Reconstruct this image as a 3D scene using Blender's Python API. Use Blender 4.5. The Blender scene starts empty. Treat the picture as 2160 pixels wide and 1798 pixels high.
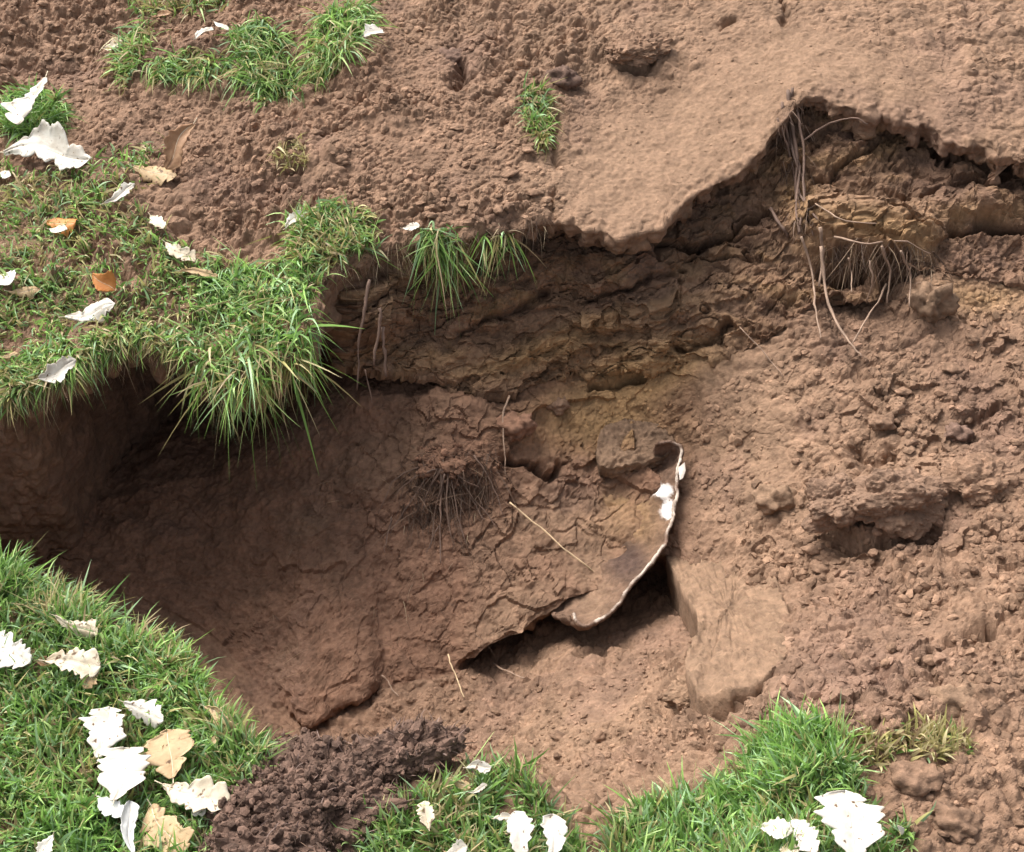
import bpy, bmesh, math, random
import numpy as np
from mathutils import Vector, Matrix, Euler

# ------------------------------------------------------------------ camera, sky, sun, exposure
SC = bpy.context.scene
COL = SC.collection
W0, H0, FPX = 2160.0, 1798.0, 3137.0          # photograph size and focal length in its pixels
CAM = np.array([0.0, -1.45, 1.35]); PITCH = math.radians(44)
cd = bpy.data.cameras.new('camera'); cam = bpy.data.objects.new('camera', cd); COL.objects.link(cam)
cam.location = CAM; cam.rotation_euler = (math.pi/2 - PITCH, 0, 0)
cd.sensor_fit = 'HORIZONTAL'; cd.angle = 2*math.atan(W0/2/FPX); cd.clip_start = 0.01; cd.clip_end = 500
SC.camera = cam
SUN_EL, SUN_AZ = math.radians(52), math.radians(-42)     # azimuth from +Y (away from the viewer), negative = left
wd = bpy.data.worlds.new('World'); SC.world = wd; wd.use_nodes = True
nt = wd.node_tree; bgn = nt.nodes['Background']
sky = nt.nodes.new('ShaderNodeTexSky'); sky.sky_type = 'NISHITA'; sky.sun_disc = False
sky.sun_elevation = SUN_EL; sky.sun_rotation = SUN_AZ; sky.dust_density = 6.0; sky.air_density = 1.0; sky.ozone_density = 0.6
hs = nt.nodes.new('ShaderNodeHueSaturation'); hs.inputs['Saturation'].default_value = .35      # cloud-veiled sky: nearly grey
nt.links.new(sky.outputs[0], hs.inputs['Color']); nt.links.new(hs.outputs[0], bgn.inputs[0]); bgn.inputs[1].default_value = 0.085
sl = bpy.data.lights.new('sun', 'SUN'); sl.energy = 1.5; sl.angle = math.radians(38); sl.color = (1, .96, .9)
so = bpy.data.objects.new('sun', sl); COL.objects.link(so)
sd = Vector((math.sin(SUN_AZ)*math.cos(SUN_EL), math.cos(SUN_AZ)*math.cos(SUN_EL), math.sin(SUN_EL)))
so.rotation_euler = sd.to_track_quat('Z', 'Y').to_euler(); so.location = sd*6
SC.view_settings.view_transform = 'Standard'; SC.view_settings.look = 'None'
SC.view_settings.gamma = 1.0; SC.view_settings.use_curve_mapping = False
SC.view_settings.exposure = 1.66

# ------------------------------------------------------------------ maths helpers
rng = np.random.default_rng(7); random.seed(7)
CF = np.array([0, math.cos(PITCH), -math.sin(PITCH)]); CU = np.array([0, math.sin(PITCH), math.cos(PITCH)]); CR = np.array([1.0, 0, 0])
def ray(px, py):
    px = np.asarray(px, float)[..., None]; py = np.asarray(py, float)[..., None]
    return CF + (px-W0/2)/FPX*CR - (py-H0/2)/FPX*CU
def at_z(px, py, z):
    d = ray(px, py); t = (np.asarray(z, float)-CAM[2])/d[..., 2]
    return CAM + d*t[..., None]
def project(p):
    q = p-CAM; w = q@CF
    return W0/2+FPX*(q@CR)/w, H0/2-FPX*(q@CU)/w, w
def hsh(ix, iy, iz, seed):
    u = np.uint32
    h = ix.astype(u)*u(374761393)+iy.astype(u)*u(668265263)+iz.astype(u)*u(1274126177)+u((seed*1442695041) & 0xffffffff)
    h = (h ^ (h >> u(13)))*u(1274126177); h = (h ^ (h >> u(15)))*u(2246822519)
    return (h ^ (h >> u(16))).astype(np.float32)*np.float32(1/4294967296.0)
def vnoise(p, seed=0):                              # smooth value noise, -1..1
    i = np.floor(p).astype(np.int32); f = (p-i).astype(np.float32); f = f*f*f*(f*(f*6-15)+10)
    out = 0
    for a in (0, 1):
        for b in (0, 1):
            for c in (0, 1):
                w = (f[:, 0] if a else 1-f[:, 0])*(f[:, 1] if b else 1-f[:, 1])*(f[:, 2] if c else 1-f[:, 2])
                out = out+w*hsh(i[:, 0]+a, i[:, 1]+b, i[:, 2]+c, seed)
    return out*2-1
def fbm(p, octv=3, seed=0):
    s = 0; a = 1.0; t = 0
    for k in range(octv):
        s = s+a*vnoise(p*2**k+k*17.3, seed+k); t += a; a *= .5
    return s/t
def worley(p, seed=0):                              # distance to nearest cell point and that cell's random value
    p = p-.5; i = np.floor(p).astype(np.int32); p = (p-i).astype(np.float32); best = np.full(len(p), 9, np.float32); rid = np.zeros(len(p), np.float32)
    for a in (0, 1):
        for b in (0, 1):
            for c in (0, 1):
                x, y, z = i[:, 0]+a, i[:, 1]+b, i[:, 2]+c
                r1, r2, r3 = hsh(x, y, z, seed), hsh(x, y, z, seed+1), hsh(x, y, z, seed+2)
                d = np.sqrt((a+(r1-.5)*.8-p[:, 0])**2+(b+(r2-.5)*.8-p[:, 1])**2+(c+(r3-.5)*.8-p[:, 2])**2)
                m = d < best; best = np.where(m, d, best); rid = np.where(m, r1, rid)
    return best, rid
def gsm(a, sig, axis):
    r = int(sig*3)+1; k = np.exp(-.5*(np.arange(-r, r+1)/sig)**2); k /= k.sum()
    pad = [(0, 0)]*a.ndim; pad[axis] = (r, r); b = np.pad(a, pad, mode='edge'); out = np.zeros_like(a); n = a.shape[axis]
    for j in range(2*r+1):
        sl_ = [slice(None)]*a.ndim; sl_[axis] = slice(j, j+n); out += k[j]*b[tuple(sl_)]
    return out
def in_poly(poly, x, y):
    poly = np.asarray(poly, float); x = np.asarray(x, float); y = np.asarray(y, float); ins = np.zeros(x.shape, bool); j = len(poly)-1
    for i in range(len(poly)):
        xi, yi = poly[i]; xj, yj = poly[j]
        c = ((yi > y) != (yj > y)) & (x < (xj-xi)*(y-yi)/(yj-yi+1e-9)+xi); ins ^= c; j = i
    return ins
def seg_dist(pts, x, y):                            # distance to a polyline and parameter along it
    d = np.full(x.shape, 1e9)
    for (ax, ay), (bx, by) in zip(pts[:-1], pts[1:]):
        t = np.clip(((x-ax)*(bx-ax)+(y-ay)*(by-ay))/((bx-ax)**2+(by-ay)**2+1e-9), 0, 1)
        d = np.minimum(d, np.hypot(x-ax-t*(bx-ax), y-ay-t*(by-ay)))
    return d
def sstep(a, b, x): t = np.clip((x-a)/(b-a), 0, 1); return t*t*(3-2*t)

# ------------------------------------------------------------------ object helpers
def mesh_np(name, verts, faces, mat, smooth=True, cols=None):
    """faces: list of int arrays (n,k) of one polygon size each"""
    me = bpy.data.meshes.new(name); v = np.ascontiguousarray(verts, np.float32)
    me.vertices.add(len(v)); me.vertices.foreach_set('co', v.ravel())
    faces = [np.asarray(f, np.int32) for f in faces if len(f)]
    lv = np.concatenate([f.ravel() for f in faces]); lt = np.concatenate([np.full(len(f), f.shape[1], np.int32) for f in faces])
    me.loops.add(len(lv)); me.loops.foreach_set('vertex_index', lv)
    ls = np.concatenate([[0], np.cumsum(lt)[:-1]]).astype(np.int32)
    me.polygons.add(len(lt)); me.polygons.foreach_set('loop_start', ls)
    me.polygons.foreach_set('use_smooth', np.full(len(lt), smooth, bool))
    if cols is not None:
        a = me.color_attributes.new('Col', 'FLOAT_COLOR', 'POINT')
        c = np.ones((len(v), 4), np.float32); c[:, :3] = cols; a.data.foreach_set('color', c.ravel())
    me.update(calc_edges=True); me.validate()
    if mat: me.materials.append(mat)
    return me
def link(name, me, parent=None):
    o = bpy.data.objects.new(name, me); COL.objects.link(o)
    if parent is not None: o.parent = parent
    return o
def tag(o, label=None, cat=None, group=None, kind=None):
    for k, v in (('label', label), ('category', cat), ('group', group), ('kind', kind)):
        if v: o[k] = v
    return o
def thing(name, loc, label, cat, group=None):
    o = bpy.data.objects.new(name, None); o.empty_display_size = .02; COL.objects.link(o); o.location = loc
    return tag(o, label, cat, group)

# ------------------------------------------------------------------ materials
def nodes(name):
    m = bpy.data.materials.new(name); m.use_nodes = True; n = m.node_tree; return m, n, n.nodes['Principled BSDF']
def N(n, t, **kw):
    x = n.nodes.new(t)
    for k, v in kw.items():
        if hasattr(x, k): setattr(x, k, v)
        else: x.inputs[k].default_value = v
    return x
def soil_material(name, base=None, bump=.4, rough=.95, fine=420.0, var=.35):
    m, n, b = nodes(name); L = n.links.new
    tc = N(n, 'ShaderNodeTexCoord'); geo = N(n, 'ShaderNodeNewGeometry')
    if base is None:
        src = N(n, 'ShaderNodeAttribute', attribute_name='Col').outputs['Color']
    else:
        r = N(n, 'ShaderNodeRGB'); r.outputs[0].default_value = (*base, 1); src = r.outputs[0]
    n1 = N(n, 'ShaderNodeTexNoise', Scale=fine*.22, Detail=6.0, Roughness=.65); L(geo.outputs['Position'], n1.inputs['Vector'])
    n2 = N(n, 'ShaderNodeTexNoise', Scale=fine, Detail=3.0, Roughness=.6); L(geo.outputs['Position'], n2.inputs['Vector'])
    r1 = N(n, 'ShaderNodeMapRange'); r1.inputs[1].default_value = .3; r1.inputs[2].default_value = .7
    r1.inputs[3].default_value = 1-var; r1.inputs[4].default_value = 1+var; L(n1.outputs[0], r1.inputs[0])
    mx = N(n, 'ShaderNodeVectorMath', operation='SCALE'); L(src, mx.inputs[0]); L(r1.outputs[0], mx.inputs['Scale'])
    sp = N(n, 'ShaderNodeMapRange'); sp.inputs[1].default_value = .62; sp.inputs[2].default_value = .75; L(n2.outputs[0], sp.inputs[0])
    pm = N(n, 'ShaderNodeMix', data_type='RGBA'); L(sp.outputs[0], pm.inputs[0]); L(mx.outputs[0], pm.inputs[6])
    pm2 = N(n, 'ShaderNodeVectorMath', operation='MULTIPLY'); pm2.inputs[1].default_value = (1.35, 1.4, 1.45); L(mx.outputs[0], pm2.inputs[0]); L(pm2.outputs[0], pm.inputs[7])
    L(pm.outputs[2], b.inputs['Base Color'])
    ad = N(n, 'ShaderNodeMath', operation='MULTIPLY_ADD'); L(n2.outputs[0], ad.inputs[0]); ad.inputs[1].default_value = .35; L(n1.outputs[0], ad.inputs[2])
    bp = N(n, 'ShaderNodeBump', Strength=bump, Distance=.006); L(ad.outputs[0], bp.inputs['Height']); L(bp.outputs[0], b.inputs['Normal'])
    b.inputs['Roughness'].default_value = rough; b.inputs['Specular IOR Level'].default_value = .25
    return m
M_SOIL = soil_material('loose_soil', fine=700.0, var=.24)
M_CLOD = soil_material('clod_soil', bump=.6)
def leafy(name, rough=.5, trans=.35):
    m, n, b = nodes(name); L = n.links.new
    a = N(n, 'ShaderNodeAttribute', attribute_name='Col')
    L(a.outputs['Color'], b.inputs['Base Color']); b.inputs['Roughness'].default_value = rough; b.inputs['Specular IOR Level'].default_value = .3
    t = N(n, 'ShaderNodeBsdfTranslucent'); L(a.outputs['Color'], t.inputs[0])
    mx = N(n, 'ShaderNodeMixShader'); mx.inputs[0].default_value = trans
    L(b.outputs[0], mx.inputs[1]); L(t.outputs[0], mx.inputs[2]); L(mx.outputs[0], n.nodes['Material Output'].inputs[0])
    return m
M_GRASS = leafy('grass_blades', .45, .35)
M_FIBRE = leafy('root_fibre', .8, .05)
def leaf_material(name, c1, c2, spots):
    m, n, b = nodes(name); L = n.links.new
    tc = N(n, 'ShaderNodeTexCoord')
    n1 = N(n, 'ShaderNodeTexNoise', Scale=45.0, Detail=5.0, Roughness=.6); L(tc.outputs['Object'], n1.inputs['Vector'])
    rp = N(n, 'ShaderNodeValToRGB'); rp.color_ramp.elements[0].position = .35; rp.color_ramp.elements[1].position = .65
    rp.color_ramp.elements[0].color = (*c1, 1); rp.color_ramp.elements[1].color = (*c2, 1); L(n1.outputs[0], rp.inputs[0])
    out = rp.outputs[0]
    if spots:
        n2 = N(n, 'ShaderNodeTexNoise', Scale=150.0, Detail=2.0); L(tc.outputs['Object'], n2.inputs['Vector'])
        s = N(n, 'ShaderNodeMapRange'); s.inputs[1].default_value = .66-.05*spots; s.inputs[2].default_value = .72; L(n2.outputs[0], s.inputs[0])
        mm = N(n, 'ShaderNodeMix', data_type='RGBA'); L(s.outputs[0], mm.inputs[0]); L(out, mm.inputs[6]); mm.inputs[7].default_value = (.13, .075, .04, 1); out = mm.outputs[2]
    L(out, b.inputs['Base Color']); b.inputs['Roughness'].default_value = .6; b.inputs['Specular IOR Level'].default_value = .3
    n3 = N(n, 'ShaderNodeTexNoise', Scale=260.0, Detail=3.0); L(tc.outputs['Object'], n3.inputs['Vector'])
    bp = N(n, 'ShaderNodeBump', Strength=.25, Distance=.002); L(n3.outputs[0], bp.inputs['Height']); L(bp.outputs[0], b.inputs['Normal'])
    t = N(n, 'ShaderNodeBsdfTranslucent'); L(out, t.inputs[0]); mx = N(n, 'ShaderNodeMixShader'); mx.inputs[0].default_value = .15
    L(b.outputs[0], mx.inputs[1]); L(t.outputs[0], mx.inputs[2]); L(mx.outputs[0], n.nodes['Material Output'].inputs[0])
    return m
LEAFM = {'white': leaf_material('bleached_leaf', (.50, .44, .36), (.70, .67, .60), .4),
         'cream': leaf_material('cream_leaf', (.42, .33, .22), (.62, .55, .43), 1),
         'tan': leaf_material('tan_leaf', (.38, .25, .13), (.52, .38, .22), 1),
         'brown': leaf_material('brown_leaf', (.24, .12, .06), (.42, .25, .14), 0),
         'orange': leaf_material('orange_leaf', (.36, .13, .03), (.52, .23, .07), 0),
         'grey': leaf_material('grey_leaf', (.50, .50, .48), (.66, .66, .64), 0)}
def plain(name, c, rough=.8):
    m, n, b = nodes(name); L = n.links.new
    tc = N(n, 'ShaderNodeTexCoord'); n1 = N(n, 'ShaderNodeTexNoise', Scale=60.0, Detail=5.0); L(tc.outputs['Object'], n1.inputs['Vector'])
    rp = N(n, 'ShaderNodeValToRGB'); rp.color_ramp.elements[0].position = .3; rp.color_ramp.elements[1].position = .7
    rp.color_ramp.elements[0].color = (*[x*.65 for x in c], 1); rp.color_ramp.elements[1].color = (*[min(1, x*1.2) for x in c], 1)
    L(n1.outputs[0], rp.inputs[0]); L(rp.outputs[0], b.inputs['Base Color']); b.inputs['Roughness'].default_value = rough
    return m
M_VEIN = plain('leaf_vein', (.62, .52, .38)); M_STRAW = plain('straw', (.55, .40, .24)); M_ROOT = plain('root_bark', (.15, .092, .066))
M_ROOTP = plain('pale_root', (.27, .18, .125))

# ------------------------------------------------------------------ the ground: one lofted sheet with a pit, undercut banks and cracks
pxs = np.concatenate([-60-np.cumsum(np.linspace(3, 46, 60)), np.arange(-60, 2221, 2.95), 2220+np.cumsum(np.linspace(3, 46, 60))]); pxs.sort()
NC = len(pxs)
def wob(amp, freq, seed):
    p = np.zeros((NC, 3)); p[:, 0] = pxs*freq; p[:, 1] = seed*3.7
    return amp*fbm(p, 4, seed)
def line(pts, jag=0, freq=.02, seed=1, sm=4):
    pts = np.array(pts, float); py = np.interp(pxs, pts[:, 0], pts[:, 1]); z = np.interp(pxs, pts[:, 0], pts[:, 2])
    py = gsm(py, sm, 0); z = gsm(z, 6, 0)
    if jag: py = py+wob(jag, freq, seed)
    return at_z(pxs, py, z)
def ipx(pts, sm=6):
    pts = np.array(pts, float); return gsm(np.interp(pxs, pts[:, 0], pts[:, 1]), sm, 0)
def off(base, dy, dz): r = base.copy(); r[:, 1] += dy; r[:, 2] += dz; return r
def absz(base, dy, z): r = base.copy(); r[:, 1] += dy; r[:, 2] = z; return r
l1 = line([(-3000, 1850, 0), (1200, 1850, 0), (1500, 1850, .01), (1800, 1850, .03), (5000, 1850, .03)])
l0 = off(l1, -.5, 0); lm = off(l1, -9, 0)
rim = line([(-3000, 1000, 0), (-600, 1090, 0), (0, 1195, 0), (120, 1230, 0), (230, 1330, 0), (400, 1385, 0), (440, 1470, 0), (520, 1550, 0), (600, 1590, .0), (760, 1585, .0),
            (930, 1600, 0), (1100, 1610, 0), (1200, 1690, -.01), (1330, 1690, 0), (1560, 1610, .0), (1680, 1545, .025), (1850, 1570, .025), (2000, 1560, .02), (2160, 1500, .02), (2700, 1350, .03), (5000, 1300, .03)], 9, .02, 11)
rim_in = off(rim, -.05, .004)
foot = absz(rim, ipx([(-600, .06), (430, .06), (900, .08), (1150, .09), (1300, .08), (1500, .06), (2700, .05)]),
            ipx([(-3000, -.33), (430, -.34), (600, -.33), (900, -.28), (1100, -.21), (1250, -.11), (1450, -.045), (1700, 0), (2160, .01), (2700, .02)]))
c_lo = line([(-3000, 1080, -.36), (-600, 1120, -.37), (0, 1190, -.38), (300, 1270, -.40), (450, 1350, -.40), (540, 1470, -.40), (640, 1560, -.39), (700, 1520, -.385), (760, 1495, -.38), (850, 1470, -.375), (1000, 1435, -.37),
             (1100, 1400, -.37), (1200, 1330, -.37), (1300, 1335, -.365), (1400, 1300, -.35), (1470, 1320, -.31), (1600, 1250, -.23), (1800, 1200, -.15), (2160, 1150, -.085), (2700, 1100, -.04), (5000, 1100, 0)], 10, .025, 12, 3)
c_in = off(c_lo, ipx([(400, 0), (560, .004), (640, .04), (800, .03), (900, .01), (1000, .09), (1180, .10), (1300, .13), (1430, .14), (1490, .03), (1560, .012)], 3), ipx([(560, -.0), (680, -.02), (850, -.005), (1000, -.05), (1250, -.05), (1430, -.06), (1500, 0)], 3))
c_up = line([(-3000, 1070, -.35), (-600, 1105, -.36), (0, 1170, -.37), (300, 1245, -.39), (450, 1330, -.39), (540, 1455, -.385), (640, 1540, -.37), (700, 1495, -.36), (760, 1472, -.355), (850, 1462, -.355), (1000, 1388, -.33),
             (1100, 1335, -.32), (1200, 1270, -.31), (1290, 1240, -.31), (1400, 1165, -.30), (1480, 1260, -.285), (1600, 1225, -.22), (1800, 1180, -.145), (2160, 1130, -.083), (2700, 1085, -.04), (5000, 1090, 0)], 9, .03, 13, 3)
b_mid = line([(-3000, 1000, -.33), (-600, 1040, -.34), (0, 1130, -.35), (200, 1180, -.385), (450, 1150, -.365), (650, 1150, -.31), (940, 1090, -.285), (1130, 1080, -.285), (1300, 1000, -.285), (1450, 930, -.25), (1600, 950, -.2), (1800, 950, -.13), (2160, 900, -.08), (2700, 880, -.05), (5000, 900, 0)], 6, .01, 14)
kk = np.maximum(sstep(660, 580, pxs), .9*sstep(770, 810, pxs)*sstep(1000, 960, pxs))[:, None]; c_up = c_up*(1-kk)+(c_lo*.85+b_mid*.15)*kk; c_in = c_in*(1-kk)+(c_lo*.93+b_mid*.07)*kk
b_top = line([(-3000, 980, -.3), (-600, 1000, -.3), (0, 1090, -.33), (130, 1090, -.34), (200, 1060, -.37), (450, 1000, -.345), (650, 910, -.25), (760, 865, -.22), (850, 838, -.20), (920, 842, -.195), (1000, 858, -.20), (1060, 880, -.21), (1200, 832, -.22), (1350, 800, -.205),
              (1600, 765, -.14), (1750, 725, -.085), (1900, 690, -.07), (2160, 625, -.055), (2700, 600, -.03), (5000, 600, 0)], 6, .02, 15)
lip = line([(-3000, 1060, 0), (-600, 950, 0), (-100, 875, 0), (0, 858, 0), (100, 818, 0), (180, 770, 0), (230, 735, .0), (290, 722, 0), (390, 752, 0), (420, 800, -.01), (560, 800, -.01), (640, 740, -.005), (668, 640, 0), (690, 590, 0), (800, 540, 0), (870, 528, 0), (900, 505, .01), (1000, 505, .02),
            (1080, 492, .02), (1150, 465, .03), (1220, 482, .03), (1300, 502, .03), (1395, 482, .03), (1430, 432, .035), (1500, 398, .04), (1560, 365, .05), (1620, 310, .07), (1660, 240, .095), (1700, 195, .11), (1750, 212, .105), (1850, 250, .095), (1955, 258, .09), (1985, 292, .085), (2050, 312, .08), (2160, 342, .08), (2700, 430, .09), (5000, 500, .1)], 11, .03, 16, 3)
lip_s = lip.copy(); lip = off(lip, wob(.022, .03, 18)+wob(.007, .12, 28), wob(.004, .09, 19))
lip_lo = off(lip, .010+wob(.012, .06, 20), -np.clip(ipx([(-600, .05), (650, .05), (900, .035), (1150, .024), (1600, .024), (1700, .03), (2160, .03)])*(1+wob(.9, .05, 21)), .008, .1))
hollow = ipx([(-600, .03), (-40, .03), (20, .04), (60, .2), (150, .3), (300, .36), (560, .36), (640, .26), (690, .07), (740, .04), (820, .04), (890, .05), (910, .06), (1150, .06), (1400, .06), (1500, .04), (1650, .03), (1750, .03), (1900, .04), (2160, .06)], 5)
inner = off(lip_s, hollow+.01, -.045)
wfz = ipx([(-600, -.33), (0, -.36), (200, -.42), (450, -.41), (600, -.31), (680, -.17), (760, -.165), (900, -.18), (1000, -.195), (1200, -.205), (1350, -.19), (1600, -.13), (1750, -.07), (1900, -.055), (2160, -.045), (2700, -.02)])
wfy = line([(-3000, 900, 0), (650, 780, -.16), (700, 775, -.155), (870, 800, -.18), (1000, 832, -.2), (1060, 838, -.2), (1200, 800, -.205), (1350, 785, -.19), (1450, 770, -.17), (1600, 735, -.13), (1700, 650, -.085), (1850, 640, -.06), (1950, 575, -.03), (2160, 598, -.05), (2700, 570, -.02), (5000, 570, .02)], 8, .02, 17)
k = sstep(640, 720, pxs)[:, None]
w_foot = absz(inner, .02, wfz)*(1-k)+wfy*k
wm = (inner*.5+w_foot*.5); wm[:, 1] += ipx([(600, 0), (800, -.005), (1100, -.012), (1500, -.012), (2160, -.01)]); wmid = wm
gapd = ipx([(600, .0), (670, .16), (880, .15), (960, .03), (1000, .05), (1060, .05), (1100, .008), (1200, .008), (1260, .02), (1400, .02), (1450, .004), (1740, .004), (1780, .05), (1860, .05), (1920, .006), (2160, .006)], 3)
gap = off(w_foot, gapd, -.03*sstep(.01, .06, gapd)-.03*sstep(.08, .14, gapd)-.002)
lip_bk = off(lip_s, .028, .002)
lip_bk[:, 2] += ipx([(0, .004), (900, .008), (1300, .0), (2160, .01)])
t1 = line([(-3000, 480, .02), (0, 480, .01), (600, 360, .025), (900, 300, .05), (1100, 300, .065), (1250, 300, .05), (1400, 250, .055), (1700, 100, .125), (2160, 170, .125), (5000, 170, .14)])
t2 = line([(-3000, 0, .04), (0, 0, .04), (600, 0, .045), (1100, 0, .09), (1600, -20, .135), (2160, 0, .16), (5000, 0, .18)])
t3 = line([(-3000, -420, .08), (1000, -420, .13), (2160, -420, .2), (5000, -420, .2)])
t4 = off(t3, 9, .1)
LN = [('lm', lm), ('l0', l0), ('l1', l1), ('rim_in', rim_in), ('rim', rim), ('foot', foot), ('c_lo', c_lo), ('c_in', c_in), ('c_up', c_up), ('b_mid', b_mid), ('b_top', b_top),
      ('gap', gap), ('w_foot', w_foot), ('wmid', wmid), ('inner', inner), ('lip_lo', lip_lo), ('lip', lip), ('lip_bk', lip_bk), ('t1', t1), ('t2', t2), ('t3', t3), ('t4', t4)]
vis = (pxs > 0) & (pxs < 2160); rows = []; tpar = []; start = {}
for (na, A), (nb, B) in zip(LN[:-1], LN[1:]):
    ln = np.percentile(np.linalg.norm(B-A, axis=1)[vis], 75)
    n = int(np.clip(ln/.0023, 6, 330))
    if na in ('lm', 't3'): n = 14
    elif na in ('l0', 't2'): n = 60
    start[na] = len(rows)
    for q in range(n):
        u = q/n
        if na == 'lm': u = 1-(1-u)**3
        if na == 't3': u = u**3
        rows.append(A*(1-u)+B*u)
start['t4'] = len(rows); rows.append(t4)
P = np.array(rows); NR = len(P)
core = P[start['l0']+2:start['t3']].copy()
sm = gsm(gsm(core, 1.8, 0), 1.2, 1)
P[start['l0']+2:start['t3']] = sm
def normals(P):
    du = np.gradient(P, axis=1); dv = np.gradient(P, axis=0); n = np.cross(du, dv); n /= np.linalg.norm(n, axis=2, keepdims=True)+1e-12; return n
Nn = normals(P)
ROW = np.repeat(np.arange(NR)[:, None], NC, 1).ravel(); PX = np.repeat(pxs[None], NR, 0).ravel()
p = P.reshape(-1, 3); IX, IY, _ = project(p)
def rowmask(a, b, soft=10): return sstep(start[a]-soft, start[a]+soft, ROW)*(1-sstep(start[b]-soft, start[b]+soft, ROW))
m_top = rowmask('lip', 't4', 6); m_wall = rowmask('gap', 'lip_lo', 6); m_block = rowmask('c_in', 'gap', 6); m_floor = rowmask('rim', 'c_in', 6); m_front = rowmask('lm', 'rim', 6)
def blob(cx, cy, rx, ry, ang=0, p_=2):
    a = math.radians(ang); dx, dy = IX-cx, IY-cy; u = dx*math.cos(a)+dy*math.sin(a); v = -dx*math.sin(a)+dy*math.cos(a)
    return np.exp(-((u/rx)**2+(v/ry)**2)**(p_/2))
# how crumbly, by place: loose spoil is rough, the trodden slab and the cut faces are smoother
slab = m_top*np.clip(blob(1350, 370, 230, 150, -15, 4)+blob(1560, 230, 260, 110, -30, 4)+blob(1800, 190, 230, 90, 25, 4), 0, 1)
ramp = np.clip((m_floor+m_block)*sstep(1380, 1620, IX), 0, 1)
ramp_sm = ramp*blob(1540, 830, 170, 200, -35, 4)
blockm = m_block*(1-sstep(1380, 1520, IX))
crumb = np.clip(m_top*(1-.9*slab)*(1-.55*sstep(1180, 1330, IX))+.75*m_floor*(1-blob(450, 1350, 240, 300))+ramp*(1-.65*ramp_sm)*.8+m_front*.6+.22*blockm+.45*m_wall*sstep(640, 760, PX)+.3*blob(1330, 880, 170, 80), 0, 1)
low = fbm(p*5, 3, 5); mid = fbm(p*18, 4, 9); fin = fbm(p*60, 3, 21)
disp = .012*low*(.4+.6*(1-slab))+.0055*mid*(1-.75*slab)+.002*fin
for sc_, am, sd_ in ((19, .022, 29), (34, .024, 31), (66, .0175, 37), (120, .0095, 43)):
    d, r = worley(p*sc_+.35*fbm(p*sc_*.8, 1, 3)[:, None], sd_)
    g = sstep(-.3, .5, vnoise(p*8, sd_+5)) if sc_ < 100 else .65+.35*vnoise(p*14, sd_+5)
    disp += crumb*am*g*np.clip(.62-d, -.1, .30)*(.4+1.6*r)
# strata and ragged breaks on the cut faces
q = p.copy(); q[:, 2] -= .12*p[:, 0]; q = q*np.array([7, 7, 62]); st = vnoise(q+.6*fbm(p*25, 2, 4)[:, None], 51)
q2 = p*np.array([15, 15, 130]); st2 = vnoise(q2+.8*fbm(p*40, 2, 6)[:, None], 53)
wv = m_wall*sstep(640, 760, PX)
qs = p.copy(); qs[:, 2] -= .12*p[:, 0]; wp = fbm(p*16, 3, 58)[:, None]; wp2 = fbm(p*45, 2, 48)[:, None]
disp += wv*(.007*st+.004*st2+.003*fin)
for an, am, sd_ in (((9, 9, 24), .030, 59), ((22, 22, 52), .020, 159), ((48, 48, 100), .010, 259)):
    d, r = worley(qs*np.array(an)+.55*wp+.25*wp2, sd_); disp += wv*am*.6*(r-.5)
qs = p.copy(); qs[:, 2] -= .12*p[:, 0]; rg = np.abs(fbm(qs*np.array([6, 6, 24])+.5*fbm(p*14, 3, 81)[:, None], 3, 83)); disp -= wv*.016*np.clip(1-rg/.035, 0, 1)*sstep(-.15, .3, vnoise(p*9, 84))
rg = np.abs(fbm(qs*np.array([14, 14, 48])+.5*fbm(p*30, 2, 85)[:, None], 2, 86)); disp -= wv*.008*np.clip(1-rg/.05, 0, 1)*sstep(-.1, .4, vnoise(p*12, 87))
disp += (wv+.6*blockm)*(.0035*fbm(p*140, 2, 88))
lw = m_wall*(1-sstep(640, 760, PX)); disp += lw*(.016*fbm(p*np.array([22, 22, 6]), 3, 63)+.006*fbm(p*50, 3, 64))
# slumped block: broad facets and cracks
d, r = worley(p*np.array([9, 9, 11])+.7*fbm(p*9, 3, 8)[:, None], 61); d2, r2 = worley(p*np.array([24, 24, 30])+.8*fbm(p*20, 3, 18)[:, None], 62)
patch_ = sstep(-.2, .4, vnoise(p*6, 66))
d5, r5 = worley(p*np.array([46, 46, 60])+.6*fbm(p*38, 2, 19)[:, None], 65); rt = .3+.2*blob(1150, 1000, 330, 190, -10)+.9*blob(1210, 935, 210, 85, -5)
disp += blockm*rt*(.026*(r-.5)+.018*(r2-.5)*(.3+.7*patch_)+.008*(r5-.5)*patch_)+blockm*(.005*fbm(p*32, 4, 67)+.004*fbm(p*np.array([14, 30, 30]), 3, 68))
rg = np.abs(fbm(p*np.array([9, 9, 20])+.4*mid[:, None], 3, 71)); disp -= blockm*.004*np.clip(1-rg/.03, 0, 1)*sstep(.05, .4, vnoise(p*7, 73))
lf = np.clip(m_floor+m_block+m_wall, 0, 1)*(1-sstep(600, 760, PX)); disp += lf*(.004*fbm(p*np.array([60, 60, 35]), 3, 171)+.0025*fbm(p*130, 2, 172))
d, r = worley(p*38+.6*fbm(p*30, 2, 173)[:, None], 174); disp += np.clip(ramp+.6*m_floor*sstep(700, 900, PX), 0, 1)*(1-.8*ramp_sm)*.012*(r-.5)*sstep(-.1, .4, vnoise(p*10, 175))
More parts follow.
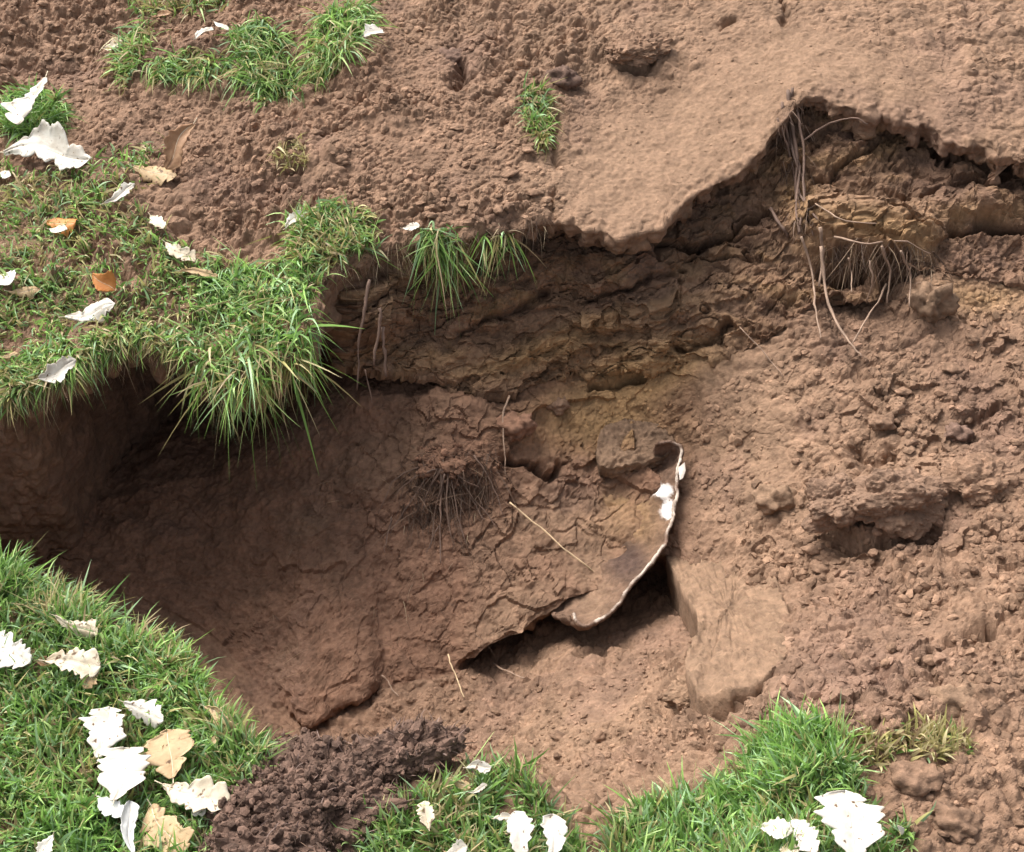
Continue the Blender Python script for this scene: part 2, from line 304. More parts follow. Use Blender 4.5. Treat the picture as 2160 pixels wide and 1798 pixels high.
# marks with a shape of their own: cracks, hollows, scooped undersides
inn = np.clip(m_block+m_floor, 0, 1)
CRK = [([(800, 556), (850, 556), (885, 545)], 12, .03, m_wall*sstep(540, 552, IY)), ([(1390, 522), (1470, 532), (1540, 490), (1620, 445)], 7, .03, m_wall), ([(1420, 745), (1490, 715), (1550, 690)], 9, .022, m_wall), ([(1230, 640), (1330, 610), (1430, 570)], 7, .02, m_wall), ([(960, 700), (1080, 660), (1150, 620)], 7, .018, m_wall), ([(1750, 580), (1800, 572), (1850, 585), (1900, 605)], 22, .075, m_wall), ([(1860, 410), (1930, 420), (1990, 400)], 7, .025, m_wall), ([(1740, 1140), (1790, 1160), (1840, 1165), (1900, 1130), (1960, 1110)], 15, .03, inn), ([(1400, 1490), (1470, 1480), (1520, 1465), (1570, 1470)], 14, .028, inn),
       ([(1805, 960), (1850, 975), (1885, 965)], 12, .02, inn), ([(2030, 900), (2080, 875), (2110, 860)], 14, .022, inn), ([(1955, 1370), (2030, 1355), (2090, 1335)], 7, .018, inn), ([(1950, 1400), (1975, 1425)], 12, .022, inn),
       ([(1715, 1250), (1760, 1225), (1800, 1205)], 6, .015, inn), ([(1130, 985), (1165, 1000), (1185, 985)], 13, .045, inn), ([(1060, 965), (1110, 975)], 8, .03, inn), ([(1235, 820), (1290, 805), (1350, 800)], 9, .03, np.clip(m_wall+m_block, 0, 1)),
       ([(1230, 1385), (1260, 1395), (1285, 1390)], 9, .025, inn), 
       ([(2010, 492), (2080, 478), (2200, 474)], 9, .05, m_wall), ([(1970, 325), (2050, 342), (2130, 352)], 9, .04, m_wall), ([(1720, 388), (1790, 350), (1850, 305), (1900, 272)], 6, .02, m_wall), ([(1160, 470), (1172, 410)], 6, .012, m_top), ([(955, 110), (975, 150), (965, 175)], 16, .03, m_top), ([(1320, 150), (1360, 150), (1395, 130)], 9, .022, m_top), ([(755, 225), (780, 208)], 9, .02, m_top), ([(1005, 205), (1060, 205)], 5, .015, m_top),
       ([(1520, 50), (1550, 40)], 8, .014, m_top), ([(1650, 0), (1656, 50)], 8, .014, m_top), ([(1170, 250), (1175, 340)], 9, .015, m_top), ([(1600, 350), (1650, 290), (1680, 260)], 10, .02, m_top), ([(20, 140), (110, 145), (180, 130)], 7, .014, m_top), ([(30, 40), (50, 30)], 8, .014, m_top), ([(0, 190), (20, 192)], 6, .014, m_top),
       ([(230, 190), (260, 165)], 6, .012, m_top), ([(590, 380), (640, 372)], 6, .014, m_top), ([(680, 300), (720, 290)], 7, .014, m_top)]
crk_w = fbm(p*33, 3, 101); crk_v = np.clip(fbm(p*24, 2, 103), -.6, .8)
for pts, wd_, dp, mk in CRK:
    dd = seg_dist(pts, IX+16*fin+12*mid, IY+18*crk_w); disp -= dp*mk*np.exp(-(dd/(wd_*(1+.8*crk_v)))**2)*(1+.5*crk_w)
# mounds and dips
for cx, cy, rx, ry, a_, h in [(1850, 1050, 110, 60, 0, .014), (2050, 1010, 80, 40, 0, .018), (1345, 100, 60, 40, 20, .018), (1160, 165, 35, 30, 0, .016), (1950, 640, 40, 45, 0, .018), (1640, 1065, 40, 28, 0, .014),
                              (1480, 1440, 60, 30, 10, .022), (640, 1650, 200, 110, 0, .0), (850, 250, 200, 60, -15, .012), (1950, 1040, 60, 40, 0, .014), (1000, 400, 180, 60, 0, .012), (600, 330, 160, 50, 0, .014), (550, 60, 110, 90, 0, .03), (720, 70, 80, 70, 0, .03), (380, 140, 120, 40, 0, .025)]:
    disp += h*blob(cx, cy, rx, ry, a_)*(m_top if cy < 520 else inn)
disp += .055*blob(1820, 485, 150, 55, 8, 3)*m_wall+.03*blob(2060, 430, 120, 40, 0, 3)*m_wall+.055*blob(775, 640, 95, 75, 0, 3)*m_wall
d, r = worley(p*55, 181); disp += slab*(.0012*fbm(p*120, 2, 182)-.003*np.clip(.3-d, 0, .3)/.3*(r > .72)+.0015*np.clip(.4-d, 0, .25)/.25*(r < .12)+.003*fbm(p*26, 3, 183))
disp += .006*fbm(p*70, 2, 77)*rowmask('inner', 'lip_bk', 4)
fade = sstep(0, 8, ROW-start['l0'])*(1-sstep(start['t3']-8, start['t3'], ROW))
p = p+Nn.reshape(-1, 3)*(disp*fade)[:, None]
P = p.reshape(NR, NC, 3); Nn = normals(P); nr = Nn.reshape(-1, 3); IX, IY, DEP = project(p)

# soil colours (albedo): pinkish loam, tan sand, ochre seams, dark humus (also painted on as shade under the banks), red clay
PINK, TAN, OCH, DARK, RED = [np.array(c) for c in ((.192, .117, .076), (.212, .134, .086), (.262, .160, .078), (.072, .042, .028), (.160, .087, .056))]
c = np.ones((len(p), 3))*PINK
def lay(w, colr): global c; w = np.clip(w, 0, 1)[:, None]; c = c*(1-w)+colr*w
lay(.75*slab, TAN); lay(.45*sstep(900, 1300, IX)*m_top*(1-slab), TAN)
lay(.8*ramp*np.clip(blob(1560, 900, 200, 260, -30)+blob(1500, 1350, 130, 180)+blob(1900, 900, 60, 160)*.6, 0, 1), TAN)
lay(.75*m_floor*blob(1250, 1560, 330, 130, -15), TAN)
lay(.9*blockm, RED); lay(.5*m_floor*sstep(-1100, -500, -IX), RED)
lay(.7*blockm*(blob(1180, 1080, 120, 90)+blob(1080, 1300, 110, 60, -25)+blob(1250, 1200, 60, 60)), TAN)
lay(.75*wv, np.array((.155, .089, .053))); lay(.5*wv*sstep(.1, .6, st+.5*low), OCH*.85); lay(.6*wv*sstep(.1, .5, -st2), DARK*1.2); lay(.5*wv*sstep(.1, .5, fbm(p*11, 3, 92)), np.array((.21, .130, .078)))
lay(.9*(wv+m_block)*(blob(1310, 800, 150, 60, -20)+blob(1280, 900, 150, 60)+blob(1420, 760, 120, 50, -30)+blob(1150, 740, 140, 30, -20)), OCH*1.02)
lay(.8*wv*(blob(1830, 470, 130, 40, 10)+blob(2080, 450, 120, 25)+blob(1680, 430, 40, 60)), OCH)
lay(.7*inn*blob(2080, 620, 110, 40), OCH); lay(.55*blockm*blob(1310, 1090, 60, 50), OCH)
lay(.75*wv*sstep(-40, 40, 560-IY)*sstep(760, 900, IX)*(1-sstep(1450, 1600, IX)), DARK*1.2)  # shade beneath the overhanging lip, painted into the wall colour
lay(.6*m_wall*(1-sstep(640, 760, PX))*(1-.9*blob(60, 980, 110, 150)), DARK*1.1)  # painted shade: unlit left hollow darkened, its lit bulge left brown
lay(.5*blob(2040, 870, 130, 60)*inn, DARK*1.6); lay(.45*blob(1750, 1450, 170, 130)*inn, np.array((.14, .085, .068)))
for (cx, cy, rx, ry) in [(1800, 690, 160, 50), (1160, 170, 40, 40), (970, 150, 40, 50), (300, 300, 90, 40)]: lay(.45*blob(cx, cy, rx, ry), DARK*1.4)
lay(.35*sstep(.1, .5, fbm(p*7, 3, 91)), TAN*.9); lay(.3*sstep(.1, .5, fbm(p*9, 3, 95)), np.array((.15, .09, .068)))
c *= (1+(.34*fbm(p*40, 3, 97)+.16*fin)*(1-.7*slab)+.18*fbm(p*150, 2, 98))[:, None]
c = np.clip(c, .02, .6); GC = c
idx = np.arange(NR*NC).reshape(NR, NC)
F = np.stack([idx[:-1, :-1], idx[:-1, 1:], idx[1:, 1:], idx[1:, :-1]], -1).reshape(-1, 4)
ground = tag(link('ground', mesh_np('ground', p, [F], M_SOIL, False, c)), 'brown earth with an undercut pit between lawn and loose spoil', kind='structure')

# picking: nearest visible point of the ground for a place in the photograph
CELL = 6; X0, Y0 = -900, -700; BW, BH = int(4000/CELL), int(3400/CELL)
zb = np.full((BH, BW), -1, np.int64)
gx = ((IX-X0)/CELL).astype(int); gy = ((IY-Y0)/CELL).astype(int)
ok = (gx >= 0) & (gx < BW) & (gy >= 0) & (gy < BH) & (DEP > .1); o_ = np.where(ok)[0]; o_ = o_[np.argsort(-DEP[o_])]
zb[gy[o_], gx[o_]] = o_
def pick_ids(x, y):
    i = np.clip(((np.asarray(x, float)-X0)/CELL).astype(int), 2, BW-3); j = np.clip(((np.asarray(y, float)-Y0)/CELL).astype(int), 2, BH-3)
    r = zb[j, i].copy()
    for dj, di in ((0, 1), (1, 0), (0, -1), (-1, 0), (1, 1), (-1, -1), (2, 0), (0, 2), (-2, 0), (0, -2)):
        m = r < 0
        if not m.any(): break
        r[m] = zb[(j+dj)[m], (i+di)[m]]
    return r
def pick(x, y, h=0.0):
    i = pick_ids(np.array([x]), np.array([y]))[0]
    b = p[i].copy()
    # slide along the pixel ray to the tangent height of that point, then lift
    d = ray(x, y); t = (b[2]+h-CAM[2])/d[2]; q = CAM+d*t
    if np.linalg.norm(q-b) > .06+2*h: q = b+np.array([0, 0, h])
    return q, nr[i].copy(), GC[i].copy()
def to_px(x, y, dist): d = ray(x, y); return CAM+d*dist

# ------------------------------------------------------------------ grass
def sample_poly(poly, n):
    poly = np.array(poly, float); lo, hi = poly.min(0), poly.max(0); xs = []; ys = []; tot = 0
    while tot < n:
        x = rng.uniform(lo[0], hi[0], n*2); y = rng.uniform(lo[1], hi[1], n*2); m = in_poly(poly, x, y); xs.append(x[m]); ys.append(y[m]); tot += m.sum()
    return np.concatenate(xs)[:n], np.concatenate(ys)[:n]
GREENS = np.array([(.17, .30, .07), (.24, .40, .10), (.12, .22, .06), (.33, .45, .17), (.28, .42, .22)])
STRAWS = np.array([(.38, .33, .15), (.46, .40, .22), (.32, .30, .11), (.38, .29, .17)])
def blades(base, d0, L, wid, droop, col, tipc=None, seg=4):
    """ribbons that start at base along d0 and droop under their weight"""
    n = len(base); d0 = d0/np.linalg.norm(d0, axis=1, keepdims=True)
    th = rng.uniform(0, 2*np.pi, n); rv = np.stack([np.cos(th), np.sin(th), .25*np.sin(th*3)], 1)
    side = np.cross(d0, rv); side /= np.linalg.norm(side, axis=1, keepdims=True)+1e-9
    bend = rng.normal(0, .16, (n, 3)); V = []; C = []
    for k in range(seg+1):
        s = k/seg; q = base+(d0*s+bend*s*s)*L[:, None]; q = q+np.stack([np.zeros(n), np.zeros(n), -(droop*s*s)*L], 1)
        w = wid*(1-s**2.2)*.5+1e-5
        V += [q-side*w[:, None], q+side*w[:, None]]
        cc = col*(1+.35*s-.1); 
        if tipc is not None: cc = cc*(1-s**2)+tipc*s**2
        C += [cc, cc]
    V = np.stack(V, 1); C = np.stack(C, 1); K = 2*(seg+1); o = (np.arange(n)*K)[:, None]
    Fs = [o+np.array([2*k, 2*k+1, 2*k+3, 2*k+2])[None] for k in range(seg)]
    return V.reshape(-1, 3), np.stack(Fs, 1).reshape(-1, 4), np.clip(C.reshape(-1, 3), 0, 1)
def grass_set(specs):
    """specs: (poly, n, Lmin, Lmax, lean(x,y,z), spread, droop, straw share, patchiness)"""
    VV, FF, CC = [], [], []; nv = 0
    for poly, n, l0_, l1_, lean, spread, droop, straw, patch in specs:
        x, y = sample_poly(poly, n); i = pick_ids(x, y); i = i[i >= 0]
        q = p[i]; m = fbm(q*22, 2, 131) > rng.uniform(-1, 1, len(i))*.35+patch; i = i[m]; q = p[i]
        if not len(i): continue
        jit = rng.normal(0, .002, q.shape); q = q+jit; n_ = len(q)
        tl = np.stack([vnoise(q*30, 141), vnoise(q*30, 142), 0*q[:, 0]], 1)*.45
        d0 = np.array(lean)+tl+rng.normal(0, spread, (n_, 3)); L = rng.uniform(l0_, l1_, n_)*(1+.25*vnoise(q*20, 145))
        isS = rng.uniform(0, 1, n_) < straw+.25*np.clip(vnoise(q*14, 151), -.5, 1)*min(1, straw*4)
        tint = vnoise(q*11, 153)
        col = GREENS[rng.integers(0, 5, n_)]*(1+.25*tint)[:, None]*rng.uniform(.75, 1.25, (n_, 1)); col[isS] = STRAWS[rng.integers(0, 4, isS.sum())]*rng.uniform(.8, 1.2, (isS.sum(), 1))
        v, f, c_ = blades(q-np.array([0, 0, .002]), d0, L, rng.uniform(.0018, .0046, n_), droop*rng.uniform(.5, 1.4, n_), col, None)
        VV.append(v); FF.append(f+nv); CC.append(c_); nv += len(v)
    return np.concatenate(VV), np.concatenate(FF), np.concatenate(CC)
def grass_obj(name, specs, label, cat='grass', kind=None, group=None):
    v, f, c_ = grass_set(specs); o = link(name, mesh_np(name, v, [f], M_GRASS, True, c_)); return tag(o, label, cat, group, kind)
UP = (0, -.05, 1)
grass_obj('lawn_grass', [
    ([(-700, 1180), (0, 1215), (120, 1245), (230, 1345), (400, 1395), (435, 1480), (520, 1565), (600, 1620), (520, 1650), (450, 1800), (430, 2050), (-700, 2050)], 34000, .018, .045, (.05, .05, 1), .42, .4, .18, -.55),
    ([(0, 1205), (110, 1235), (230, 1335), (395, 1390), (440, 1480), (520, 1560), (560, 1610), (480, 1600), (380, 1460), (200, 1400), (0, 1260)], 3400, .03, .06, (.15, .25, 1), .4, .5, .35, -.5)],
    'green lawn grass in front of the pit at the lower left', 'grass', 'stuff')
grass_obj('lawn_grass', [
    ([(800, 1800), (740, 1790), (860, 1690), (1000, 1630), (1100, 1610), (1150, 1690), (1200, 1760), (1260, 1850), (1260, 2000), (600, 2000)], 8500, .025, .055, (.1, .2, 1), .45, .4, .22, -.45)],
    'green lawn grass at the bottom between dark clod and bare soil', 'grass', 'stuff')
grass_obj('lawn_grass', [
    ([(1290, 1720), (1420, 1690), (1560, 1640), (1600, 1570), (1690, 1540), (1760, 1560), (1800, 1640), (1830, 1720), (1900, 1850), (1900, 2000), (1260, 2000)], 9000, .022, .05, (-.05, .2, 1), .42, .4, .2, -.5),
    ([(1560, 1640), (1600, 1560), (1690, 1530), (1770, 1560), (1800, 1660), (1600, 1690)], 1800, .03, .065, (-.1, .2, 1), .4, .4, .15, -.8)],
    'green grass mound at the lower right beside pinkish soil', 'grass', 'stuff')
grass_obj('dry_grass', [([(1770, 1560), (1880, 1545), (2030, 1535), (2050, 1590), (1900, 1610), (1800, 1610)], 700, .015, .035, (0, .15, 1), .5, .3, .9, -.3)],
    'short bleached dry grass fringe on the soil at lower right', 'grass', 'stuff')
grass_obj('lawn_grass', [
    ([(-700, 330), (0, 340), (60, 370), (180, 330), (350, 290), (330, 370), (280, 420), (390, 520), (480, 540), (560, 560), (640, 520), (700, 560), (660, 640), (640, 740), (430, 790), (380, 740), (240, 715), (180, 755), (90, 805), (0, 840), (-700, 930)], 19000, .016, .04, (.1, -.3, 1), .45, .5, .36, -.18),
    ([(0, 770), (180, 700), (290, 670), (400, 690), (400, 745), (290, 715), (190, 760), (90, 808), (0, 850)], 2600, .02, .05, (.05, -.9, .45), .45, .6, .5, -.4)],
    'patchy lawn turf on the undercut bank at left', 'grass', 'stuff')
TUFTS = [
 ('grass_tuft', [([(400, 640), (520, 560), (650, 590), (672, 690), (650, 770), (540, 815), (420, 815)], 1300, .03, .095, (.1, -.9, .35), .5, .7, .28, -1), ([(420, 560), (640, 540), (660, 620), (420, 650)], 700, .025, .06, (.1, -.7, .6), .35, .7, .15, -1)],
  'largest grass tuft, long blades hanging over the dark hollow'),
 ('grass_tuft', [([(885, 475), (940, 480), (975, 505), (950, 530), (895, 520)], 210, .03, .09, (.2, -1, .2), .45, .8, .28, -1)],
  'long green tuft drooping from the middle of the pit lip'),
 ('grass_tuft', [([(1010, 490), (1080, 490), (1095, 510), (1020, 520)], 80, .03, .075, (-.05, -1, .1), .45, .8, .4, -1)],
  'smaller yellow-green tuft drooping right of the middle lip tuft'),
 ('grass_tuft', [([(600, 470), (680, 420), (780, 440), (800, 520), (720, 550), (620, 560)], 1200, .025, .06, (.05, -.45, .9), .4, .5, .45, -1)],
  'yellowish grass tuft on the lip beside loose soil heap'),
 ('grass_tuft', [([(490, 60), (560, 40), (600, 90), (640, 190), (560, 215), (510, 160)], 1300, .04, .085, (-.05, -.7, .7), .45, .7, .25, -.6)],
  'bright green grass tuft at the top, left of the bare ridge'),
 ('grass_tuft', [([(640, 100), (680, 30), (740, 0), (800, 20), (760, 80), (700, 140), (660, 190)], 1300, .04, .09, (.25, -.7, .65), .45, .7, .3, -.6)],
  'bright green grass tuft at the top beside the bare spoil slope'),
 ('grass_tuft', [([(310, 130), (400, 100), (490, 120), (490, 160), (400, 170), (320, 165)], 750, .03, .06, (0, -.8, .5), .45, .7, .45, -.5)],
  'low olive grass tuft in the loose soil near the top'),
 ('grass_tuft', [([(235, 110), (300, 40), (330, 60), (290, 150), (260, 190)], 420, .03, .06, (-.1, -.5, .8), .4, .6, .45, -.6)],
  'thin straw-coloured grass tuft at the edge of top-left loose soil'),
 ('grass_tuft', [([(270, 0), (480, -30), (480, 20), (300, 40)], 420, .02, .05, (0, -.4, .9), .4, .5, .5, -.5)],
  'sparse faded grass tuft at the very top of the spoil'),
 ('grass_tuft', [([(1100, 185), (1150, 185), (1165, 260), (1150, 320), (1110, 260)], 420, .02, .045, (.1, -.5, .8), .4, .5, .5, -1)],
  'small yellow-green tuft isolated on the bare soil slope'),
 ('grass_tuft', [([(10, 205), (100, 185), (145, 220), (130, 275), (40, 290), (0, 260)], 900, .03, .06, (.1, -.4, .9), .4, .5, .05, -1)],
  'dense green tuft under a white leaf at the left edge'),
 ('grass_tuft', [([(1885, 1745), (1925, 1740), (1925, 1790), (1890, 1790)], 90, .02, .04, (0, 0, 1), .4, .4, .3, -1)],
  'tiny grass tuft growing from pink soil at the lower right'),
 ('grass_tuft', [([(-50, 1222), (5, 1226), (40, 1244), (40, 1268), (-50, 1268)], 300, .04, .085, (.25, .2, 1), .35, .35, .3, -1)],
  'grass tuft leaning in from the left edge below the brown bank')]
TUFTS += [('grass_tuft', [([(575, 300), (640, 290), (650, 350), (590, 360)], 130, .015, .035, (0, -.3, .8), .6, .6, 1.0, -1)], 'bleached dead grass wisp in the crumbly spoil heap')]
for nm, sp, lb in TUFTS: grass_obj(nm, sp, lb, 'grass tuft', None, 'grass tufts')

# ------------------------------------------------------------------ tubes: roots, straws
def tube(pts, r0, r1, seg=6, wob_=0.0, sub=5):
    pts = np.array(pts, float); t = np.linspace(0, 1, (len(pts)-1)*sub+1); k = np.linspace(0, 1, len(pts))
    q = np.stack([np.interp(t, k, pts[:, a]) for a in range(3)], 1)
    for _ in range(3): q[1:-1] = .25*q[:-2]+.5*q[1:-1]+.25*q[2:]
    if wob_: q[1:] += np.cumsum(rng.normal(0, wob_, (len(q)-1, 3)), 0)*.5
    d = np.gradient(q, axis=0); d /= np.linalg.norm(d, axis=1, keepdims=True)+1e-9
    a = np.cross(d, np.array([.31, .2, .93])); a /= np.linalg.norm(a, axis=1, keepdims=True)+1e-9; b = np.cross(d, a)
    r = (r0+(r1-r0)*t)*(1+.16*rng.normal(0, 1, len(t))); th = np.arange(seg)/seg*2*np.pi
    V = (q[:, None]+r[:, None, None]*(np.cos(th)[None, :, None]*a[:, None]+np.sin(th)[None, :, None]*b[:, None])).reshape(-1, 3)
    n = len(q); i, j = np.meshgrid(np.arange(n-1), np.arange(seg), indexing='ij'); j2 = (j+1) % seg
    Fq = np.stack([i*seg+j, i*seg+j2, (i+1)*seg+j2, (i+1)*seg+j], -1).reshape(-1, 4)
    V = np.concatenate([V, q[:1], q[-1:]]); s0, s1 = n*seg, n*seg+1; jj = np.arange(seg)
    Ft = np.concatenate([np.stack([(jj+1) % seg, jj, 0*jj+s0], 1), np.stack([(n-1)*seg+jj, (n-1)*seg+(jj+1) % seg, 0*jj+s1], 1)])
    return V, Fq, Ft
def root(name, pix, r0, r1, mat, parent=None, h=.006, d=None, wob_=.0018):
    """pix: photo points; they lie on the ground lifted by h, or hang at the distance d of their first point"""
    if d is None: w = [pick(x, y, h)[0] for x, y in pix]
    else:
        w = [CAM+ray(x, y)*(d+(k*.004)) for k, (x, y) in enumerate(pix)]
    w = np.array(w); org = np.array(parent.location) if parent else w[0]
    V, Fq, Ft = tube(w-org, r0, r1, 6, wob_)
    o = link(name, mesh_np(name, V, [Fq, Ft], mat), parent)
    if parent is None: o.location = org
    return o
def depth_at(x, y): i = pick_ids(np.array([x]), np.array([y]))[0]; return float((p[i]-CAM)@CF)
def root_set(label, first, strands, mat, cat='roots', name='root_cluster'):
    t = thing(name, pick(*first)[0], label, cat)
    for pix, r0, r1, mode in strands: root('root', pix, r0, r1, mat, t, *((.006, None) if mode == 'g' else (mode[0], None) if isinstance(mode, tuple) else (.0, mode)))
    return t
dl = depth_at(800, 560)
root_set('three thin roots hanging below the lip left of centre', (775, 600), [([(780, 590), (770, 660), (755, 740), (757, 830)], .0028, .0012, dl-.055), ([(800, 650), (797, 700), (790, 775)], .0032, .0018, dl-.06), ([(808, 690), (812, 740), (816, 795)], .0026, .0022, dl-.05), ([(770, 780), (785, 850)], .0012, .0008, dl-.05)], M_ROOT)
t = root_set('fan of many dark fine rootlets on the slumped block', (940, 985), [
    ([(935, 985), (930, 1060), (925, 1120), (925, 1185)], .0022, .0008, 'g'), ([(945, 990), (940, 1080), (955, 1160)], .0018, .0006, 'g'), ([(950, 985), (975, 1015), (1020, 1035)], .0020, .0008, 'g'),
    ([(955, 985), (985, 1040), (1010, 1085), (1025, 1110)], .0018, .0007, 'g'), ([(930, 990), (900, 1040), (890, 1100)], .0016, .0006, 'g'), ([(925, 990), (870, 1010), (835, 1050)], .0014, .0006, 'g'),
    ([(925, 1110), (905, 1150), (895, 1170)], .001, .0005, 'g'), ([(825, 1090), (815, 1140), (810, 1175)], .0014, .0006, 'g'), ([(960, 1000), (1000, 1050), (1050, 1110)], .0012, .0005, 'g'), ([(915, 985), (860, 1060), (822, 1120)], .0014, .0006, 'g'), ([(938, 1000), (915, 1090), (905, 1160)], .0014, .0005, 'g'), ([(950, 1000), (965, 1090), (985, 1150)], .0014, .0005, 'g'), ([(1000, 960), (1040, 1020), (1060, 1090)], .0013, .0005, 'g'), ([(900, 980), (840, 1000), (800, 1080)], .0012, .0005, 'g')], M_ROOT)
def fibres(parent, name, poly, n, l0_, l1_, lean, spread, droop, cols, wid=(.0006, .0013)):
    x, y = sample_poly(poly, n); i = pick_ids(x, y); i = i[i >= 0]; q = p[i]; n = len(q)
    d0 = np.array(lean)+rng.normal(0, spread, (n, 3)); cl = np.array(cols)[rng.integers(0, len(cols), n)]*rng.uniform(.7, 1.3, (n, 1))
    v, f, c_ = blades(q, d0, rng.uniform(l0_, l1_, n), rng.uniform(*wid, n), np.full(n, droop), cl, None, 4)
    org = np.array(parent.location) if parent else np.zeros(3)
    return link(name, mesh_np(name, v-org, [f], M_FIBRE, True, c_), parent)
RC = [(.06, .038, .028), (.095, .06, .043), (.14, .09, .062)]
o = fibres(t, 'rootlets', [(840, 960), (1040, 940), (1060, 1060), (980, 1110), (850, 1090)], 800, .03, .11, (.05, -.8, -.35), .45, .4, RC); o['kind'] = 'stuff'
tag(root('thin_root', [(1075, 835), (1058, 880), (1055, 940), (1062, 1010)], .0016, .0008, M_ROOTP, None, .008), 'single pale thin root dangling above the rootlet fan', 'root')
tag(root('dry_straw', [(1075, 1060), (1160, 1130), (1230, 1190), (1312, 1258)], .0011, .0013, M_STRAW, None, .012), 'pale straw lying diagonally towards the broken shell edge', 'straw')
tag(root('dry_straw', [(945, 1380), (960, 1420), (978, 1470)], .0012, .0009, M_STRAW, None, .008), 'short pale straw on the soil left of the black crack', 'straw')
tag(root('dry_straw', [(1040, 1400), (1075, 1420), (1108, 1438)], .0014, .0011, M_ROOTP, None, .012), 'short straw lying across the black crack', 'straw')
tag(root('dry_straw', [(805, 1425), (820, 1445), (838, 1470)], .0011, .0009, M_ROOTP, None, .008), 'tiny straw by the left end of the crack', 'straw')
tag(root('thin_root', [(1560, 690), (1620, 750), (1655, 800)], .0009, .0006, M_ROOTP, None, .004), 'hair-thin root on the smooth slope below the wall', 'root')
dk = depth_at(1660, 330)
t = root_set('thick matted root column hanging down the back wall', (1670, 300), [
    ([(1662, 190), (1668, 250), (1684, 330), (1682, 400), (1694, 480)], .0032, .002, 'g'), ([(1672, 185), (1664, 260), (1676, 330), (1694, 390), (1684, 470)], .0028, .0016, 'g'), ([(1650, 215), (1662, 300), (1690, 350), (1680, 430), (1690, 495)], .0026, .0014, 'g'),
    ([(1640, 250), (1668, 320), (1672, 380), (1690, 470)], .002, .0012, 'g'), ([(1680, 230), (1690, 330), (1688, 420), (1700, 500)], .0022, .0012, 'g'),
    ([(1625, 440), (1655, 480), (1662, 500)], .0028, .0022, 'g'), ([(1690, 300), (1740, 262), (1800, 245), (1830, 262)], .0018, .001, 'g'), ([(1684, 400), (1695, 440), (1725, 470)], .0022, .0012, 'g')], M_ROOT)
o = fibres(t, 'rootlets', [(1630, 190), (1700, 190), (1715, 470), (1660, 480)], 520, .012, .05, (0, -.5, -.6), .5, .4, RC+[(.28, .19, .14)]); o['kind'] = 'stuff'

for poly, n_, lb in [([(0, 800), (100, 775), (190, 730), (300, 700), (400, 730), (430, 790), (300, 740), (200, 772), (100, 825), (0, 862)], 520, 'pale dead roots and thatch fringing the left turf edge'),
                    ([(670, 560), (800, 515), (880, 505), (1150, 450), (1160, 480), (1000, 520), (880, 545), (700, 600)], 460, 'fine brown rootlets fringing the middle of the pit lip'),
                    ([(480, 1150), (700, 950), (1000, 900), (1150, 1050), (1150, 1280), (900, 1400), (650, 1450)], 230, 'hair roots strewn over the slumped block')]:
    o = fibres(None, 'hanging_rootlets', poly, n_, .012, .045, (.1, -.8, -.2), .5, .5, RC+[(.30, .22, .15), (.40, .31, .2)], (.0005, .0011)); tag(o, lb, 'roots', None, 'stuff')
# ------------------------------------------------------------------ clods, lumps and crumbs
def ico(sub):
    bm = bmesh.new(); bmesh.ops.create_icosphere(bm, subdivisions=sub, radius=1); v = np.array([x.co[:] for x in bm.verts]); f = np.array([[y.index for y in x.verts] for x in bm.faces]); bm.free(); return v, f
ICO5, ICO4, ICO3, ICO1 = ico(6), ico(5), ico(4), ico(1)
def clod_mesh(name, size, seed, rough=.3, facet=.5, sub=ICO3, col=PINK, flat=.6, grain=9, fz=1.0):
    v, f = sub; v = v.copy(); s = np.array(size); d, r = worley(v*1.15+seed*7.7, seed); d2, r2 = worley(v*grain+seed, seed+3)
    rad = 1+facet*(.45-d)*.9+rough*.5*fbm(v*2.3+seed*3.1, 4, seed)+rough*.28*np.clip(.55-d2, -.1, .5)*(.4+r2)
    q = v*rad[:, None]; q[:, 2] = np.where(q[:, 2] < 0, q[:, 2]*flat, q[:, 2]); q *= s
    d3, r3 = worley(q*75+seed, seed+5); d4, r4 = worley(q*150+seed, seed+6); un = v/np.linalg.norm(v, axis=1, keepdims=True)
    if s.max() < .3: q = q+un*(fz*(.011*np.clip(.6-d3, -.1, .5)*(.3+1.2*r3)+.006*np.clip(.6-d4, -.1, .5)*(.3+1.2*r4)+.005*fbm(q*60+seed, 3, seed+2)))[:, None]
    cc = col*(1+.25*fbm(v*4+seed, 3, seed+9))[:, None]*(1+.3*(r2-.5))[:, None]
    return mesh_np(name, q, [f], M_CLOD, len(v) < 2000, np.clip(cc, .02, .6))
def clod(name, x, y, size, seed, label, h=.0, rot=(0, 0, 0), group=None, cat='clod', **kw):
    q, n_, gc = pick(x, y); o = link(name, clod_mesh(name, size, seed, **kw)); o.location = q+np.array([0, 0, h]); o.rotation_euler = rot
    return tag(o, label, cat, group)
DK = np.array((.112, .069, .051)); GY = np.array((.186, .116, .078))
clod('soil_clod', 1775, 1075, (.055, .04, .040), 3, 'large greyish clod with dark gap below, left half of the pair', .006, (.2, .1, .3), col=GY, facet=1.0, rough=.3, sub=ICO5, fz=.8)
clod('soil_clod', 1880, 1070, (.075, .042, .036), 5, 'widest greyish clod overhanging a black gap on the right slope', .012, (.35, -.1, -.1), col=GY, facet=1.0, rough=.3, sub=ICO5, fz=.8)
clod('soil_clod', 2075, 1015, (.055, .035, .022), 8, 'flat pinkish clod near the right edge of the slope', .003, (.1, 0, .2), col=PINK*1.05, sub=ICO4)
clod('soil_clod', 1965, 640, (.028, .025, .034), 9, 'upright egg-shaped clod below the root mass at right', -.006, col=TAN*.8, facet=.9, fz=1.6)
clod('soil_clod', 1635, 1055, (.03, .022, .018), 10, 'round tan clod left of the greyish pair', .001, col=TAN)
